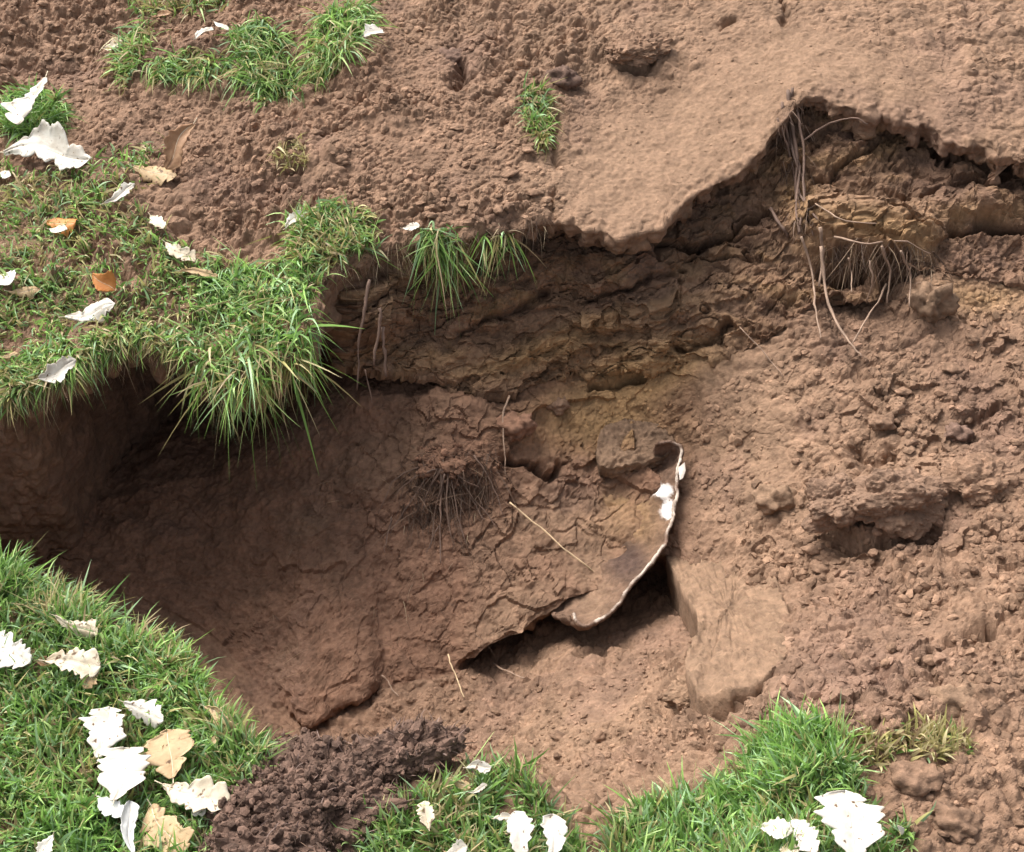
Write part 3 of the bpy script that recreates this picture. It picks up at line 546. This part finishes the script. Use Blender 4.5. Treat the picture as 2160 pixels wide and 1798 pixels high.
clod('soil_clod', 1500, 1460, (.055, .03, .02), 12, 'tan clod with shadowed underside on the pit floor at right', .0, (0, 0, .2), col=TAN*.95, sub=ICO4)
clod('soil_clod', 1345, 110, (.055, .035, .022), 14, 'crumbly lump with dark underside near the top centre', .002, (0, 0, .3), col=PINK, rough=.6, sub=ICO4)
clod('soil_clod', 1185, 165, (.026, .022, .018), 15, 'dark fibrous lump beside the isolated yellow tuft', -.002, col=DK, rough=.8)
clod('soil_clod', 960, 125, (.03, .022, .016), 16, 'dark lump on the bare spoil slope at the top', .0, col=DK*1.2, rough=.6)
clod('soil_clod', 1860, 895, (.016, .013, .01), 17, 'small dark-sided clod above the greyish pair', .003, col=PINK)
clod('soil_clod', 2020, 920, (.02, .015, .012), 18, 'small dark clod beside the dark dip at far right', .004, col=DK*1.3)
clod('soil_clod', 1960, 1060, (.02, .016, .012), 19, 'pale small clod wedged behind the widest greyish clod', .004, col=TAN*1.1)
clod('soil_clod', 1180, 860, (.016, .014, .012), 21, 'pinkish crumb lump at the top edge of the slumped block', .004, col=PINK)
clod('soil_clod', 1085, 900, (.03, .022, .02), 22, 'reddish lump beside the single thin root', .0, col=RED*1.2, rough=.6)
clod('soil_clod', 2010, 1480, (.03, .022, .014), 23, 'crumbly tan clod above the dry grass fringe', .001, col=TAN)
clod('soil_clod', 1930, 1640, (.03, .018, .008), 24, 'flat pink clod below the dry grass fringe', .001, col=PINK)
clod('soil_clod', 2020, 1740, (.022, .018, .009), 25, 'rough dark-pitted clod in the lower right corner', .002, col=PINK*.9, rough=.7)
# the dark fibrous sod lump in front, and the root mass at right, are bigger
def sod(name, x, y, size, seed, label, col, nf, fl, h=0, lean=(0, -.1, .6), cat='sod', fcols=RC, rot=(0, 0, 0), sub=ICO4, droop=.3, zmin=-2):
    q, n_, gc = pick(x, y); t = thing(name, q+np.array([0, 0, h]), label, cat)
    me = clod_mesh('lump', size, seed, .8, .5, sub, col, .8, 11, 1.5); o = link('lump', me, t); o.rotation_euler = rot
    v = np.array([a.co[:] for a in me.vertices]); R = np.array(Euler(rot).to_matrix()); v = v@R.T
    i = rng.integers(0, len(v), nf*3); vv = v[i]; i = i[vv[:, 2] > zmin*size[2]][:nf]; vv = v[i]; nn = vv/np.array(size)**2; nn /= np.linalg.norm(nn, axis=1, keepdims=True)
    k_ = rng.integers(0, len(v), int(nf*3)); ck = v[k_]; nk = len(ck); v0, f0 = ICO1; sz = .0010+.0052*rng.uniform(0, 1, nk)**2.5
    ball = (v0[None]*(1+rng.uniform(-.3, .3, (nk, len(v0), 1)))*rng.uniform(.6, 1.2, (nk, 1, 3)))*sz[:, None, None]+ck[:, None]
    o = link('crumbs', mesh_np('crumbs', ball.reshape(-1, 3), [(f0[None]+(np.arange(nk)*len(v0))[:, None, None]).reshape(-1, 3)], M_CLOD, False, np.repeat(np.array(col)[None]*rng.uniform(.7, 1.45, (nk, 1)), len(v0), 0)), t); o['kind'] = 'stuff'
    d0 = nn*.7+np.array(lean)+rng.normal(0, .5, vv.shape); n = len(vv); cl = np.array(fcols)[rng.integers(0, len(fcols), n)]*rng.uniform(.7, 1.3, (n, 1))
    b, f, c_ = blades(vv, d0, rng.uniform(*fl, n), rng.uniform(.0007, .0017, n), np.full(n, droop), cl, None, 4)
    o = link('rootlets', mesh_np('rootlets', b, [f], M_FIBRE, True, c_), t); o['kind'] = 'stuff'
    return t
SODC = RC+[(.15, .10, .085), (.22, .155, .13)]
sod('sod_lump', 660, 1700, (.088, .066, .036), 41, 'dark fibrous sod lump at the front rim beside tan leaves', DK, 1100, (.006, .022), -.004, fcols=SODC, sub=ICO5)
sod('sod_lump', 570, 1790, (.07, .05, .034), 42, 'lower dark sod lump at the bottom edge near leaf litter', DK*.95, 500, (.006, .02), .0, fcols=SODC)
sod('sod_lump', 840, 1600, (.065, .03, .02), 43, 'narrow dark matted sod strip pointing right along the front rim', DK*1.1, 420, (.008, .026), .004, fcols=SODC, rot=(0, 0, .35))
sod('root_mass', 935, 955, (.045, .035, .02), 46, 'reddish soil lump from which the dark rootlet fan hangs', RED*1.1, 200, (.012, .04), -.02, (0, -.5, -.4), 'roots', RC, (0, 0, 0), ICO3, .5)
H = (.03,); G1 = (.012,)
t = root_set('tangled root mass fringing the soil bulge above a black hole', (1800, 540), [([(1690, 500), (1715, 570), (1722, 640), (1738, 710)], .0022, .001, H), ([(1732, 520), (1738, 600), (1760, 670), (1790, 725), (1812, 758)], .0026, .0012, H), ([(1870, 600), (1840, 660), (1800, 725)], .0016, .001, H), ([(1790, 545), (1796, 580), (1792, 620)], .0014, .0008, H), ([(1835, 550), (1842, 590), (1828, 640)], .0014, .0008, H),
    ([(1730, 480), (1736, 540), (1728, 600)], .003, .0016, G1), ([(1860, 520), (1880, 570), (1870, 640)], .0018, .001, H), ([(1900, 530), (1930, 580), (1925, 640)], .0018, .001, H), ([(1760, 500), (1830, 520), (1900, 510), (1960, 540)], .0016, .001, G1), ([(1720, 430), (1770, 470), (1850, 480)], .0014, .0008, G1)], M_ROOTP)
o = fibres(t, 'rootlets', [(1720, 520), (1800, 500), (1920, 510), (1990, 540), (1960, 590), (1850, 570), (1750, 560)], 620, .015, .06, (0, -.55, -.75), .5, .5, RC+[(.24, .17, .11), (.3, .21, .14)], (.0006, .0014)); o['kind'] = 'stuff'
o = fibres(t, 'rootlets', [(1900, 540), (2000, 560), (1980, 660), (1900, 650)], 260, .015, .05, (-.1, -.55, -.5), .6, .5, RC+[(.2, .13, .09)], (.0006, .0014)); o['kind'] = 'stuff'
# shared small clods, counted singly
PROT = [clod_mesh('soil_clod', (1, .8, .6), 70+k, .5, .8, ico(3), PINK*(1+.12*(k % 3-1)), .6, 5) for k in range(7)]
def scatter(poly, n, s0, s1, label, group, avoid=None):
    x, y = sample_poly(poly, n)
    for a, b in zip(x, y):
        q, n_, gc = pick(a, b); o = link('soil_clod', PROT[random.randrange(7)]); s = s0+(s1-s0)*random.random()**2.5
        o.scale = (s, s*random.uniform(.7, 1.1), s*random.uniform(.6, 1)); o.location = q+np.array([0, 0, s*.15]); o.rotation_euler = (random.uniform(-.4, .4), random.uniform(-.4, .4), random.uniform(0, 6.3)); tag(o, label, 'clod', group)
scatter([(1620, 760), (1900, 720), (2160, 640), (2160, 1500), (1900, 1500), (1650, 1300), (1580, 1050)], 48, .006, .016, 'small brown clod among many on the right slope', 'small clods on the right slope')
scatter([(560, 260), (760, 200), (1100, 240), (1150, 440), (900, 470), (640, 400), (420, 320)], 36, .006, .014, 'small pinkish clod in the crumbly spoil heap above the lip', 'small clods in the spoil heap')
scatter([(0, 0), (230, 0), (250, 250), (160, 260), (0, 170)], 22, .006, .016, 'small pinkish clod in the loose soil at the top left', 'small clods at top left')
scatter([(900, 1500), (1300, 1420), (1560, 1500), (1500, 1620), (1250, 1680), (1120, 1600)], 20, .004, .010, 'small tan clod on the crumbly pit floor in front', 'small clods on the pit floor')
scatter([(1830, 1600), (2160, 1540), (2160, 1798), (1900, 1798)], 12, .004, .012, 'small pink clod on the bare soil at lower right', 'small clods at lower right')
# crumbs nobody could count
def crumbs(specs):
    V, Fc, C = [], [], []; nv = 0; v0, f0 = ICO1
    for poly, n, s0, s1 in specs:
        x, y = sample_poly(poly, n); i = pick_ids(x, y); i = i[i >= 0]; i = i[fbm(p[i]*16, 2, 161) > rng.uniform(-.5, .35, len(i))]; n = len(i)
        s = s0+(s1-s0)*rng.uniform(0, 1, n)**3; A = rng.normal(0, 1, (n, 3, 3)); U, _, Vt = np.linalg.svd(A); R = U@Vt
        sh = v0[None]*(1+rng.uniform(-.3, .3, (n, len(v0), 1)))*rng.uniform(.6, 1.1, (n, 1, 3))
        q = np.einsum('nij,nkj->nki', R, sh)*s[:, None, None]; q = q-nr[i][:, None]*(.45*np.einsum('nkj,nj->nk', q, nr[i]))[..., None]+p[i][:, None]
        V.append(q.reshape(-1, 3)); Fc.append((f0[None]+(np.arange(n)*len(v0))[:, None, None]).reshape(-1, 3)+nv); nv += n*len(v0)
        cc = GC[i]*rng.uniform(.9, 1.35, (n, 1)); C.append(np.repeat(cc, len(v0), 0))
    return np.concatenate(V), np.concatenate(Fc), np.clip(np.concatenate(C), 0, .7)
v, f, c_ = crumbs([
    ([(-300, -150), (800, -150), (1150, 150), (1190, 430), (1090, 480), (640, 430), (450, 500), (330, 400), (150, 290), (-300, 200)], 8000, .0016, .009), ([(800, -100), (2250, -100), (2250, 200), (1700, 100), (1400, 200), (1150, 250)], 1600, .001, .004),
    ([(1450, 850), (1700, 700), (2250, 600), (2250, 1550), (1600, 1560), (1450, 1350)], 6000, .0015, .009), ([(650, 1600), (760, 1500), (1200, 1350), (1460, 1330), (1600, 1500), (1300, 1680), (1130, 1620)], 3200, .001, .0045),
    ([(1800, 1580), (2250, 1520), (2250, 1950), (1900, 1950)], 2200, .001, .005), ([(1160, 420), (1200, 260), (1500, 150), (1800, 120), (2200, 250), (1980, 280), (1750, 190), (1640, 250), (1400, 420), (1300, 480)], 900, .0008, .0035), ([(0, 520), (190, 540), (230, 640), (60, 650), (0, 640)], 500, .0012, .004), ([(1180, 760), (1450, 780), (1430, 920), (1200, 930)], 900, .001, .004), ([(650, 1000), (1100, 1000), (1100, 1400), (600, 1450)], 900, .0008, .003)])
tag(link('soil_crumbs', mesh_np('soil_crumbs', v, [f], M_CLOD, False, c_)), 'loose crumbs of brown soil strewn over the spoil and slope', 'soil', None, 'stuff')

# ------------------------------------------------------------------ broken shell, tile-like piece and earth slab in the pit
def sheet(name, grid, thick, mat, parent, org, cols=None):
    """a curved sheet from a grid of points, with real thickness"""
    g = np.array(grid, float)-org; n, m = g.shape[:2]; nn = normals(g); back = g-nn*thick
    V = np.concatenate([g.reshape(-1, 3), back.reshape(-1, 3)]); id_ = np.arange(n*m).reshape(n, m); b = id_+n*m
    q = np.stack([id_[:-1, :-1], id_[:-1, 1:], id_[1:, 1:], id_[1:, :-1]], -1).reshape(-1, 4); qb = np.stack([b[:-1, :-1], b[1:, :-1], b[1:, 1:], b[:-1, 1:]], -1).reshape(-1, 4)
    E = []
    for A, B in ((id_[0], b[0]), (id_[-1][::-1], b[-1][::-1]), (id_[::-1, 0], b[::-1, 0]), (id_[:, -1], b[:, -1])): E.append(np.stack([A[:-1], B[:-1], B[1:], A[1:]], -1))
    c2 = None if cols is None else np.concatenate([cols, cols])
    return link(name, mesh_np(name, V, [q, qb]+E, mat, True, c2), parent)
def catmull(pts, n):
    pts = np.array(pts, float); s = np.concatenate([[0], np.cumsum(np.linalg.norm(np.diff(pts, axis=0), axis=1))]); s /= s[-1]; t = np.linspace(0, 1, n)
    q = np.stack([np.interp(t, s, pts[:, a]) for a in range(pts.shape[1])], 1)
    return gsm(q, max(1, n/60), 0)
EDGE = [(1205, 1288), (1216, 1306), (1236, 1319), (1262, 1312), (1292, 1295), (1306, 1276), (1318, 1252), (1345, 1222), (1372, 1192), (1398, 1150), (1414, 1110), (1424, 1060), (1430, 1015), (1434, 980), (1440, 955), (1433, 938), (1415, 930), (1388, 933)]
NE = 180; e2 = catmull(EDGE, NE)
zs = np.interp(np.linspace(0, 1, NE), [0, .3, .55, .85, 1], [-.27, -.265, -.255, -.235, -.215])
rim3 = at_z(e2[:, 0], e2[:, 1], zs); rim3 += np.stack([fbm(np.stack([np.arange(NE)*.125, np.zeros(NE), np.zeros(NE)+a], 1), 3, 5+a) for a in range(3)], 1)*.004
INN = [(1120, 1230), (1135, 1200), (1150, 1180), (1165, 1150), (1180, 1120), (1195, 1090), (1205, 1060), (1215, 1040), (1225, 1020), (1240, 1000), (1255, 985), (1280, 965), (1320, 955), (1345, 950)]
i2 = catmull(INN, NE); in3 = np.array([pick(x, y)[0] for x, y in i2]); in3 = gsm(in3, 8, 0)-np.array([0, 0, .02])
org = rim3[NE//2]
sh = thing('broken_shell', org, 'broken curved shell with pale jagged edge and white patch, half buried in the pit', 'shell')
K = 70; G = []
for k_ in range(K):
    u = (k_/(K-1)); q = rim3*(1-u)+in3*u; q[:, 2] -= .028*math.sin(math.pi*min(1, u*1.1))*(1-.3*u); G.append(q)
G = np.array(G); gp = G.reshape(-1, 3)
G[3:] += normals(G)[3:]*((.006*fbm(gp*40, 3, 301)+.004*fbm(gp*110, 2, 303)).reshape(K, NE)[3:, :, None])
gp = G.reshape(-1, 3); gxp, gyp, _ = project(gp)
cc = np.ones((len(gp), 3))*np.array((.13, .078, .053)); 
def ly(w, colr): global cc; w = np.clip(w, 0, 1)[:, None]; cc = cc*(1-w)+np.array(colr)*w
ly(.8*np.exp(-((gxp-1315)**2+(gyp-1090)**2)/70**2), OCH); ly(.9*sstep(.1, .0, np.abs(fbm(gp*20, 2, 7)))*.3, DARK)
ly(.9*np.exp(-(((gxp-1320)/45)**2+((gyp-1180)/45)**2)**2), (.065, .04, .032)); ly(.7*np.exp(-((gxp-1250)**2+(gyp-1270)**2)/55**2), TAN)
cc *= (1+.3*fbm(gp*60, 3, 311))[:, None]
lm_ = np.maximum(np.exp(-(((gxp-1398)/24)**2+((gyp-1036)/17)**2)**1.5), np.exp(-(((gxp-1408)/15)**2+((gyp-1075)/24)**2)**1.5)); ly(1.3*lm_*sstep(-.15, .15, lm_-.45+.6*fbm(gp*150, 2, 313)), (.66, .63, .60))
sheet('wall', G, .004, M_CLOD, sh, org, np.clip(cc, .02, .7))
M_PALE = plain('pale_fracture', (.50, .43, .37), .55); M_LIME = plain('white_lime', (.86, .84, .82), .6)
V, Fq, Ft = tube(rim3-org, .0026, .0022, 7, 0, 2); V = V+.0018*np.stack([fbm(V*60, 2, 320+a) for a in range(3)], 1)
w_ = sstep(-.25, .35, fbm(V*55, 2, 331))[:, None]; ec = np.array((.17, .11, .08))*(1-w_)+np.array((.50, .42, .35))*w_
link('broken_edge', mesh_np('broken_edge', V, [Fq, Ft], M_CLOD, True, ec), sh)
# flakes of the pale edge and the lime patch
def flake(name, pts, h, mat, parent, org, thick=.002, base=None):
    pts = np.array(pts, float); n = len(pts); ctr = pts.mean(0); ring = []
    P3 = [np.array(base(x, y))+np.array([0, -h*.6, h*.6]) for x, y in np.concatenate([pts, [ctr]])]
    P3 = np.array(P3)-org; dn = np.array([0, .6, -.8])*thick
    V = np.concatenate([P3, P3+dn]); i = np.arange(n); j = (i+1) % n; o = n+1
    T = np.concatenate([np.stack([j, i, 0*i+n], 1), np.stack([i+o, j+o, 0*i+n+o], 1)]); Q = np.stack([i, j, j+o, i+o], 1)
    return link(name, mesh_np(name, V, [Q, T], mat, False), parent)
def on_sheet(x, y): k_ = np.argmin((gxp-x)**2+(gyp-y)**2); return gp[k_]+np.array([(x-gxp[k_])/FPX*1.9, 0, 0])
flake('lime_patch', [(1430, 985), (1445, 978), (1448, 992), (1442, 1010), (1434, 1012)], .006, M_PALE, sh, org, .003, on_sheet)
# flat broken piece above the shell
def prism(name, top_pix, z0, slope, thick, mat, label, cat, seed, cols, bump=.003, div=26, lift=0):
    """flat-topped piece: outline in the photo on a tilted plane, filled as a fine grid, with thickness"""
    pts = np.array(top_pix, float); poly = catmull(np.concatenate([pts, pts[:1]]), 160)[:-1]; poly = poly+5*np.stack([fbm(np.c_[poly*.045, np.full(len(poly), a*9.)], 3, seed+40+a) for a in range(2)], 1); ctr = poly.mean(0)
    tt = rng.uniform(0, .95, 160)**.5; kk_ = rng.integers(0, len(poly), 160); sp_ = ctr+(poly[kk_]-ctr)*tt[:, None]; g_ = p[pick_ids(sp_[:, 0], sp_[:, 1])]
    fit = np.linalg.lstsq(np.c_[np.ones(160), g_[:, 0]-g_[:, 0].mean(), g_[:, 1]-g_[:, 1].mean()], g_[:, 2], rcond=None)[0]
    dx_, dy_ = np.clip(fit[1:], -.6, .6)+np.array(slope); c3 = at_z(ctr[0], ctr[1], fit[0]+z0); nrm = np.array([-dx_, -dy_, 1.0])
    def onp(q): d = ray(q[:, 0], q[:, 1]); t = ((c3-CAM)@nrm)/(d@nrm); return CAM+d*t[:, None]
    R = [];
    for k_ in range(div): R.append(onp(ctr+(poly-ctr)*((k_+.5)/div)))
    R = np.array(R); m = R.shape[1]; n_ = div; nrm /= np.linalg.norm(nrm)
    fl = R.reshape(-1, 3); fl += nrm[None]*((bump*fbm(fl*28, 4, seed)+bump*.7*fbm(fl*80, 3, seed+4)+bump*.5*fbm(fl*190, 2, seed+5))[:, None]); edge = R[-1]; S = []
    for k_ in range(1, 9): S.append(edge-nrm*thick*k_/8+.0025*np.stack([fbm(edge*70+k_*.9, 2, seed+a) for a in range(3)], 1)*1.5)
    A = np.concatenate([fl.reshape(n_, m, 3), np.array(S)]); tot = len(A); id_ = np.arange(tot*m).reshape(tot, m); nx = np.roll(id_, -1, 1)
    Q = np.stack([id_[:-1], id_[1:], nx[1:], nx[:-1]], -1).reshape(-1, 4); V = A.reshape(-1, 3); V = np.concatenate([V, A[0].mean(0)[None]]); T = np.stack([id_[0], nx[0], 0*id_[0]+len(V)-1], 1)
    cl = np.array(cols)[None]*(1+.25*fbm(V*35, 3, seed+7))[:, None]
    o = link(name, mesh_np(name, V-c3, [Q, T], mat, True, np.clip(cl, .02, .7))); o.location = c3
    return tag(o, label, cat)
prism('flat_fragment', [(1256, 940), (1262, 986), (1285, 993), (1340, 983), (1400, 967), (1428, 948), (1425, 920), (1380, 895), (1310, 885), (1268, 905)], .008, (0, -.15), .022, M_CLOD, 'flat dark-edged fragment sticking out above the broken shell', 'fragment', 81, TAN*.8, .009)
prism('earth_slab', [(1400, 1172), (1440, 1128), (1486, 1082), (1545, 1095), (1625, 1170), (1655, 1270), (1690, 1340), (1650, 1410), (1600, 1440), (1540, 1470), (1462, 1462), (1442, 1420), (1446, 1380), (1478, 1316), (1456, 1270), (1430, 1225)], .031, (-.40, -.08), .10, M_CLOD, 'smooth tan earth slab with straight broken edges right of the shell', 'slab', 83, TAN*.95, .010)

# ------------------------------------------------------------------ fallen oak leaves
def leaf(spec):
    (ax, ay, bx, by, wr, kind, hA, hB, roll, curl, lobes, label) = spec
    A = pick(ax, ay, hA)[0]; B = pick(bx, by, hB)[0]; ax_ = B-A; L = np.linalg.norm(ax_)
    if L < .004 or L > .25: B = A+np.array([(bx-ax)/1600, 0, (ay-by)/2600]); ax_ = B-A; L = np.linalg.norm(ax_)
    ex = ax_/L; up = np.array([0, -.35, 1.0]); up -= ex*(up@ex); up /= np.linalg.norm(up); ey = np.cross(up, ex); r = math.radians(roll)
    ey, ez = ey*math.cos(r)+up*math.sin(r), up*math.cos(r)-ey*math.sin(r)
    big = lobes > 2; vert = abs(by-ay) > abs(bx-ax)
    lobes = min(lobes, 3 if random.random() < .6 else 4); wr = min(1.1, wr*(1.3 if abs(by-ay) > abs(bx-ax) else 1.0)) if lobes > 2 else wr*1.1
    lobes = 3 if (vert and big) else lobes
    nu, nv_ = 80, 15; u = np.linspace(0, 1, nu); ph = random.uniform(0, 6.3)
    env = np.sin(np.pi*np.clip(.03+.97*u, 0, 1)**1.15)**.6*(.55+.5*u); env /= env.max()
    def side(ph_):
        am = np.interp(u*lobes, np.arange(lobes+2), [random.uniform(.5, 1.2) for _ in range(lobes+2)])
        fq = (u*lobes+ph_) % 1; w = np.sqrt(np.clip(1-(2*fq-1)**2, 0, 1)); w = w if big else .5+.5*w
        jag = .05*np.sin(u*31+ph_*9)+.03*np.sin(u*53+ph)
        tooth = np.abs(((u*lobes*2.5+ph_*3) % 1)-.5)*.22
        return np.clip(env*((.50+.46*w)*am+tooth-.05+jag), .012, 2)
    wl, wr_ = side(random.uniform(0, 1)), side(random.uniform(0, 1)); swy = random.uniform(-.16, .16)*L; Wd = L*wr*.5
    v = np.linspace(-1, 1, nv_); U, Vv = np.meshgrid(u, v, indexing='ij')
    wdt = np.where(Vv < 0, wl[:, None], wr_[:, None])*Wd; X = U*L+np.abs(Vv)*L*(.04 if big else .02)*np.sin(np.pi*U); Y = Vv*wdt; Y = Y+swy*np.sin(np.pi*U)*np.cos(np.pi*U*.7)
    Z = curl*Wd*(Vv*wdt/Wd)**2+.05*L*np.sin(np.pi*U)*np.sign(curl+.01)*.6+.01*L*np.sin(U*9+ph+Vv*2)+.02*L*np.sin(Vv*4+ph*2+U*5)*np.abs(Vv)-.02*L*np.exp(-(Vv/.12)**2)
    loc = A; pos = X[..., None]*ex+Y[..., None]*ey+Z[..., None]*ez
    t = thing('oak_leaf' if big else 'leaf_piece', loc, label, 'leaf', 'fallen leaves')
    nn = normals(pos)
    bl = sheet('blade', pos, .0006, LEAFM[kind], t, np.zeros(3)); mid_ = pos[:, nv_//2]+ez*.0006; r0_ = .0009*max(.5, L/.1)
    V_, Fq_, Ft_ = tube(np.concatenate([mid_[1::7], mid_[-1:]]), r0_, .0003, 5, 0, 3); link('midrib', mesh_np('midrib', V_, [Fq_, Ft_], M_VEIN), bl)
    V_, Fq_, Ft_ = tube(np.array([mid_[0]-ex*L*.13+ez*.003, mid_[0]-ex*L*.06+ez*.001, mid_[1]]), r0_*.9, r0_, 5, 0, 3); link('stem', mesh_np('stem', V_, [Fq_, Ft_], M_VEIN), t)
    return t
LV = [
 (95, 165, 35, 262, .55, 'white', .05, .03, 25, .3, 4, 'upright white oak leaf standing in the green tuft at left edge'),
 (8, 322, 192, 335, .55, 'white', .012, .02, 10, .35, 4, 'largest white oak leaf at the left edge, points right'),
 (0, 365, 22, 372, .8, 'white', .008, .008, 0, .2, 2, 'small white leaf bit just below the largest left-edge leaf'),
 (408, 262, 350, 356, .55, 'brown', .05, .014, -20, .5, 2, 'brown leaf half standing upright like a folded strip'),
 (282, 352, 372, 372, .75, 'tan', .012, .012, -10, -.5, 3, 'tan curled leaf lying at the foot of the folded brown strip'),
 (220, 428, 284, 388, .45, 'white', .014, .02, 10, .4, 3, 'narrow white leaf among grass below the tan curled leaf'),
 (98, 470, 158, 472, .85, 'orange', .014, .014, 0, -.8, 3, 'orange-brown curled leaf on the patchy turf at left'),
 (105, 484, 142, 484, .4, 'white', .016, .016, 0, .3, 2, 'white leaf scrap tucked under the orange-brown curled leaf'),
 (195, 578, 242, 612, .8, 'orange', .02, .014, 15, .9, 2, 'glossy orange curled leaf on bare soil at left'),
 (18, 615, 84, 610, .5, 'tan', .012, .01, 0, -.5, 3, 'flat tan leaf on the bare patch at the left edge'),
 (350, 512, 412, 552, .5, 'cream', .014, .012, 0, .3, 4, 'pale ragged leaf in the grass above the big hanging tuft'),
 (318, 455, 346, 482, .6, 'cream', .01, .01, 0, .2, 3, 'faint cream leaf half hidden in the grass at left'),
 (138, 668, 242, 640, .50, 'white', .018, .02, 5, -.4, 5, 'white lobed oak leaf above the turf edge at left'),
 (235, 652, 200, 675, .35, 'tan', .01, .01, 0, .3, 2, 'thin tan leaf tucked below the white lobed oak leaf'),
 (82, 798, 160, 760, .70, 'white', .03, .035, 20, .5, 4, 'white crumpled oak leaf right at the left turf edge'),
 (380, 572, 462, 582, .35, 'tan', .012, .012, 0, .3, 3, 'narrow tan leaf in the grass above the hanging tuft'),
 (602, 482, 640, 448, .45, 'white', .02, .02, 15, .3, 2, 'small white leaf scrap beside the yellowish lip tuft'),
 (768, 78, 806, 62, .8, 'white', .04, .045, 0, .4, 3, 'small bright white leaf on the top right grass tuft'),
 (220, 102, 258, 88, .6, 'cream', .012, .012, 10, .3, 2, 'cream leaf scrap on the loose soil at the top left'),
 (318, 38, 362, 28, .4, 'brown', .01, .012, 0, .3, 2, 'small brown leaf near the top edge'),
 (412, 82, 446, 58, .4, 'white', .02, .025, 0, .3, 2, 'white leaf sliver left of the bright green top tuft'),
 (452, 46, 482, 64, .35, 'white', .025, .02, 0, .3, 2, 'tiny white leaf sliver touching the bright green top tuft'),
 (850, 482, 885, 476, .6, 'white', .012, .012, 0, .3, 2, 'tiny white leaf scrap on the lip by the drooping tuft'),
 (0, 580, 22, 600, .7, 'white', .012, .012, 0, .3, 2, 'white leaf bit at the left edge above the flat tan leaf'),
 (0, 752, 38, 746, .45, 'tan', .012, .012, 0, -.4, 2, 'tan leaf bit at the left edge of the hanging turf'),
 (-30, 1340, 62, 1400, .75, 'white', .025, .022, 0, .3, 4, 'white oak leaf cut by the left edge, lower lawn'),
 (118, 1300, 206, 1338, .45, 'cream', .03, .028, 20, -.6, 3, 'cream curled leaf arching on the lower lawn near the rim'),
 (86, 1350, 136, 1338, .9, 'brown', .018, .018, 0, -.8, 2, 'dark brown curled leaf beneath the cream arching leaf'),
 (98, 1395, 212, 1405, .75, 'cream', .02, .022, 0, .2, 5, 'spotted cream oak leaf on the lower lawn'),
 (205, 1402, 178, 1452, .7, 'tan', .022, .016, 0, .3, 3, 'pinkish tan leaf hanging off the spotted cream leaf'),
 (75, 1395, 95, 1412, .9, 'brown', .012, .012, 0, .5, 2, 'small round brown leaf by the left-edge white leaf'),
 (208, 1598, 232, 1492, .95, 'white', .028, .03, 0, .25, 4, 'broad white oak leaf, middle of the lower left leaf pile'),
 (262, 1482, 345, 1520, .60, 'white', .035, .03, 10, -.5, 4, 'white leaf arching above the broad white oak leaf'),
 (240, 1688, 262, 1578, 1.05, 'white', .028, .03, 0, .25, 5, 'white oak leaf below the broad one, with sharp lobes'),
 (365, 1642, 352, 1540, .85, 'tan', .026, .026, 0, .15, 3, 'tan leaf with dark spots beside the white leaf pile'),
 (345, 1655, 482, 1700, .55, 'cream', .026, .024, -10, .3, 4, 'long cream leaf pointing at the dark sod lump'),
 (470, 1672, 405, 1718, .55, 'white', .028, .022, 0, .3, 4, 'ragged white leaf against the dark sod lump'),
 (282, 1800, 272, 1690, .28, 'grey', .03, .03, 30, .6, 2, 'grey-white rolled leaf strip at the bottom left'),
 (320, 1700, 385, 1800, .7, 'tan', .02, .016, 0, .2, 3, 'spotted tan leaf at the bottom edge left of the sod'),
 (205, 1680, 262, 1720, .5, 'grey', .028, .026, 0, .3, 3, 'greyish white leaf between white leaf and rolled strip'),
 (112, 1762, 80, 1810, .7, 'white', .026, .02, 0, .3, 2, 'white leaf with long stem at the bottom left corner'),
 (432, 1492, 500, 1545, .50, 'tan', .02, .014, 25, .9, 2, 'folded orange-tan leaf at the rim of the lower lawn'),
 (462, 1548, 448, 1572, .5, 'tan', .016, .014, 0, .3, 2, 'small tan leaf scrap below the folded orange-tan leaf'),
 (984, 1620, 1036, 1618, .55, 'white', .03, .03, 10, .3, 2, 'small white leaf on the grass behind the bottom centre'),
 (992, 1672, 1028, 1656, .35, 'white', .022, .024, 0, .3, 2, 'white leaf sliver below the small white leaf'),
 (955, 1648, 992, 1662, .55, 'tan', .016, .014, 0, -.5, 2, 'yellow-tan leaf scrap in the bottom centre grass'),
 (905, 1748, 896, 1690, .6, 'cream', .028, .03, 0, .3, 3, 'mottled cream leaf in the bottom centre grass'),
 (1105, 1812, 1085, 1712, .75, 'white', .045, .05, 0, .25, 2, 'left lobe-shaped bright white leaf of the bottom centre pair'),
 (1160, 1815, 1165, 1718, .62, 'white', .04, .048, 0, .25, 2, 'right lobe-shaped bright white leaf of the bottom centre pair'),
 (1042, 1728, 1078, 1722, .6, 'white', .036, .036, 0, .3, 3, 'small white leaf left of the bright bottom centre pair'),
 (940, 1800, 985, 1786, .7, 'white', .03, .032, 0, .3, 2, 'white leaf cut by the bottom edge left of the bright pair'),
 (1602, 1745, 1672, 1752, .65, 'white', .03, .03, 0, .25, 2, 'pointed white leaf, leftmost of the lower right three'),
 (1672, 1730, 1722, 1800, .6, 'white', .03, .026, 0, .3, 3, 'middle white leaf of the lower right three'),
 (1800, 1815, 1782, 1668, .78, 'white', .035, .045, 0, .2, 3, 'biggest white leaf, standing on the lower right grass mound'),
 (1655, 1780, 1672, 1812, .6, 'cream', .02, .018, 0, .3, 2, 'cream leaf scrap at the bottom edge under the pointed leaf'),
 (1893, 1742, 1904, 1760, .6, 'white', .02, .016, 0, .3, 2, 'tiny white leaf on pink soil right of the biggest leaf')]
for s in LV: leaf(s)
print('verts', len(p), 'rows', NR, 'cols', NC)
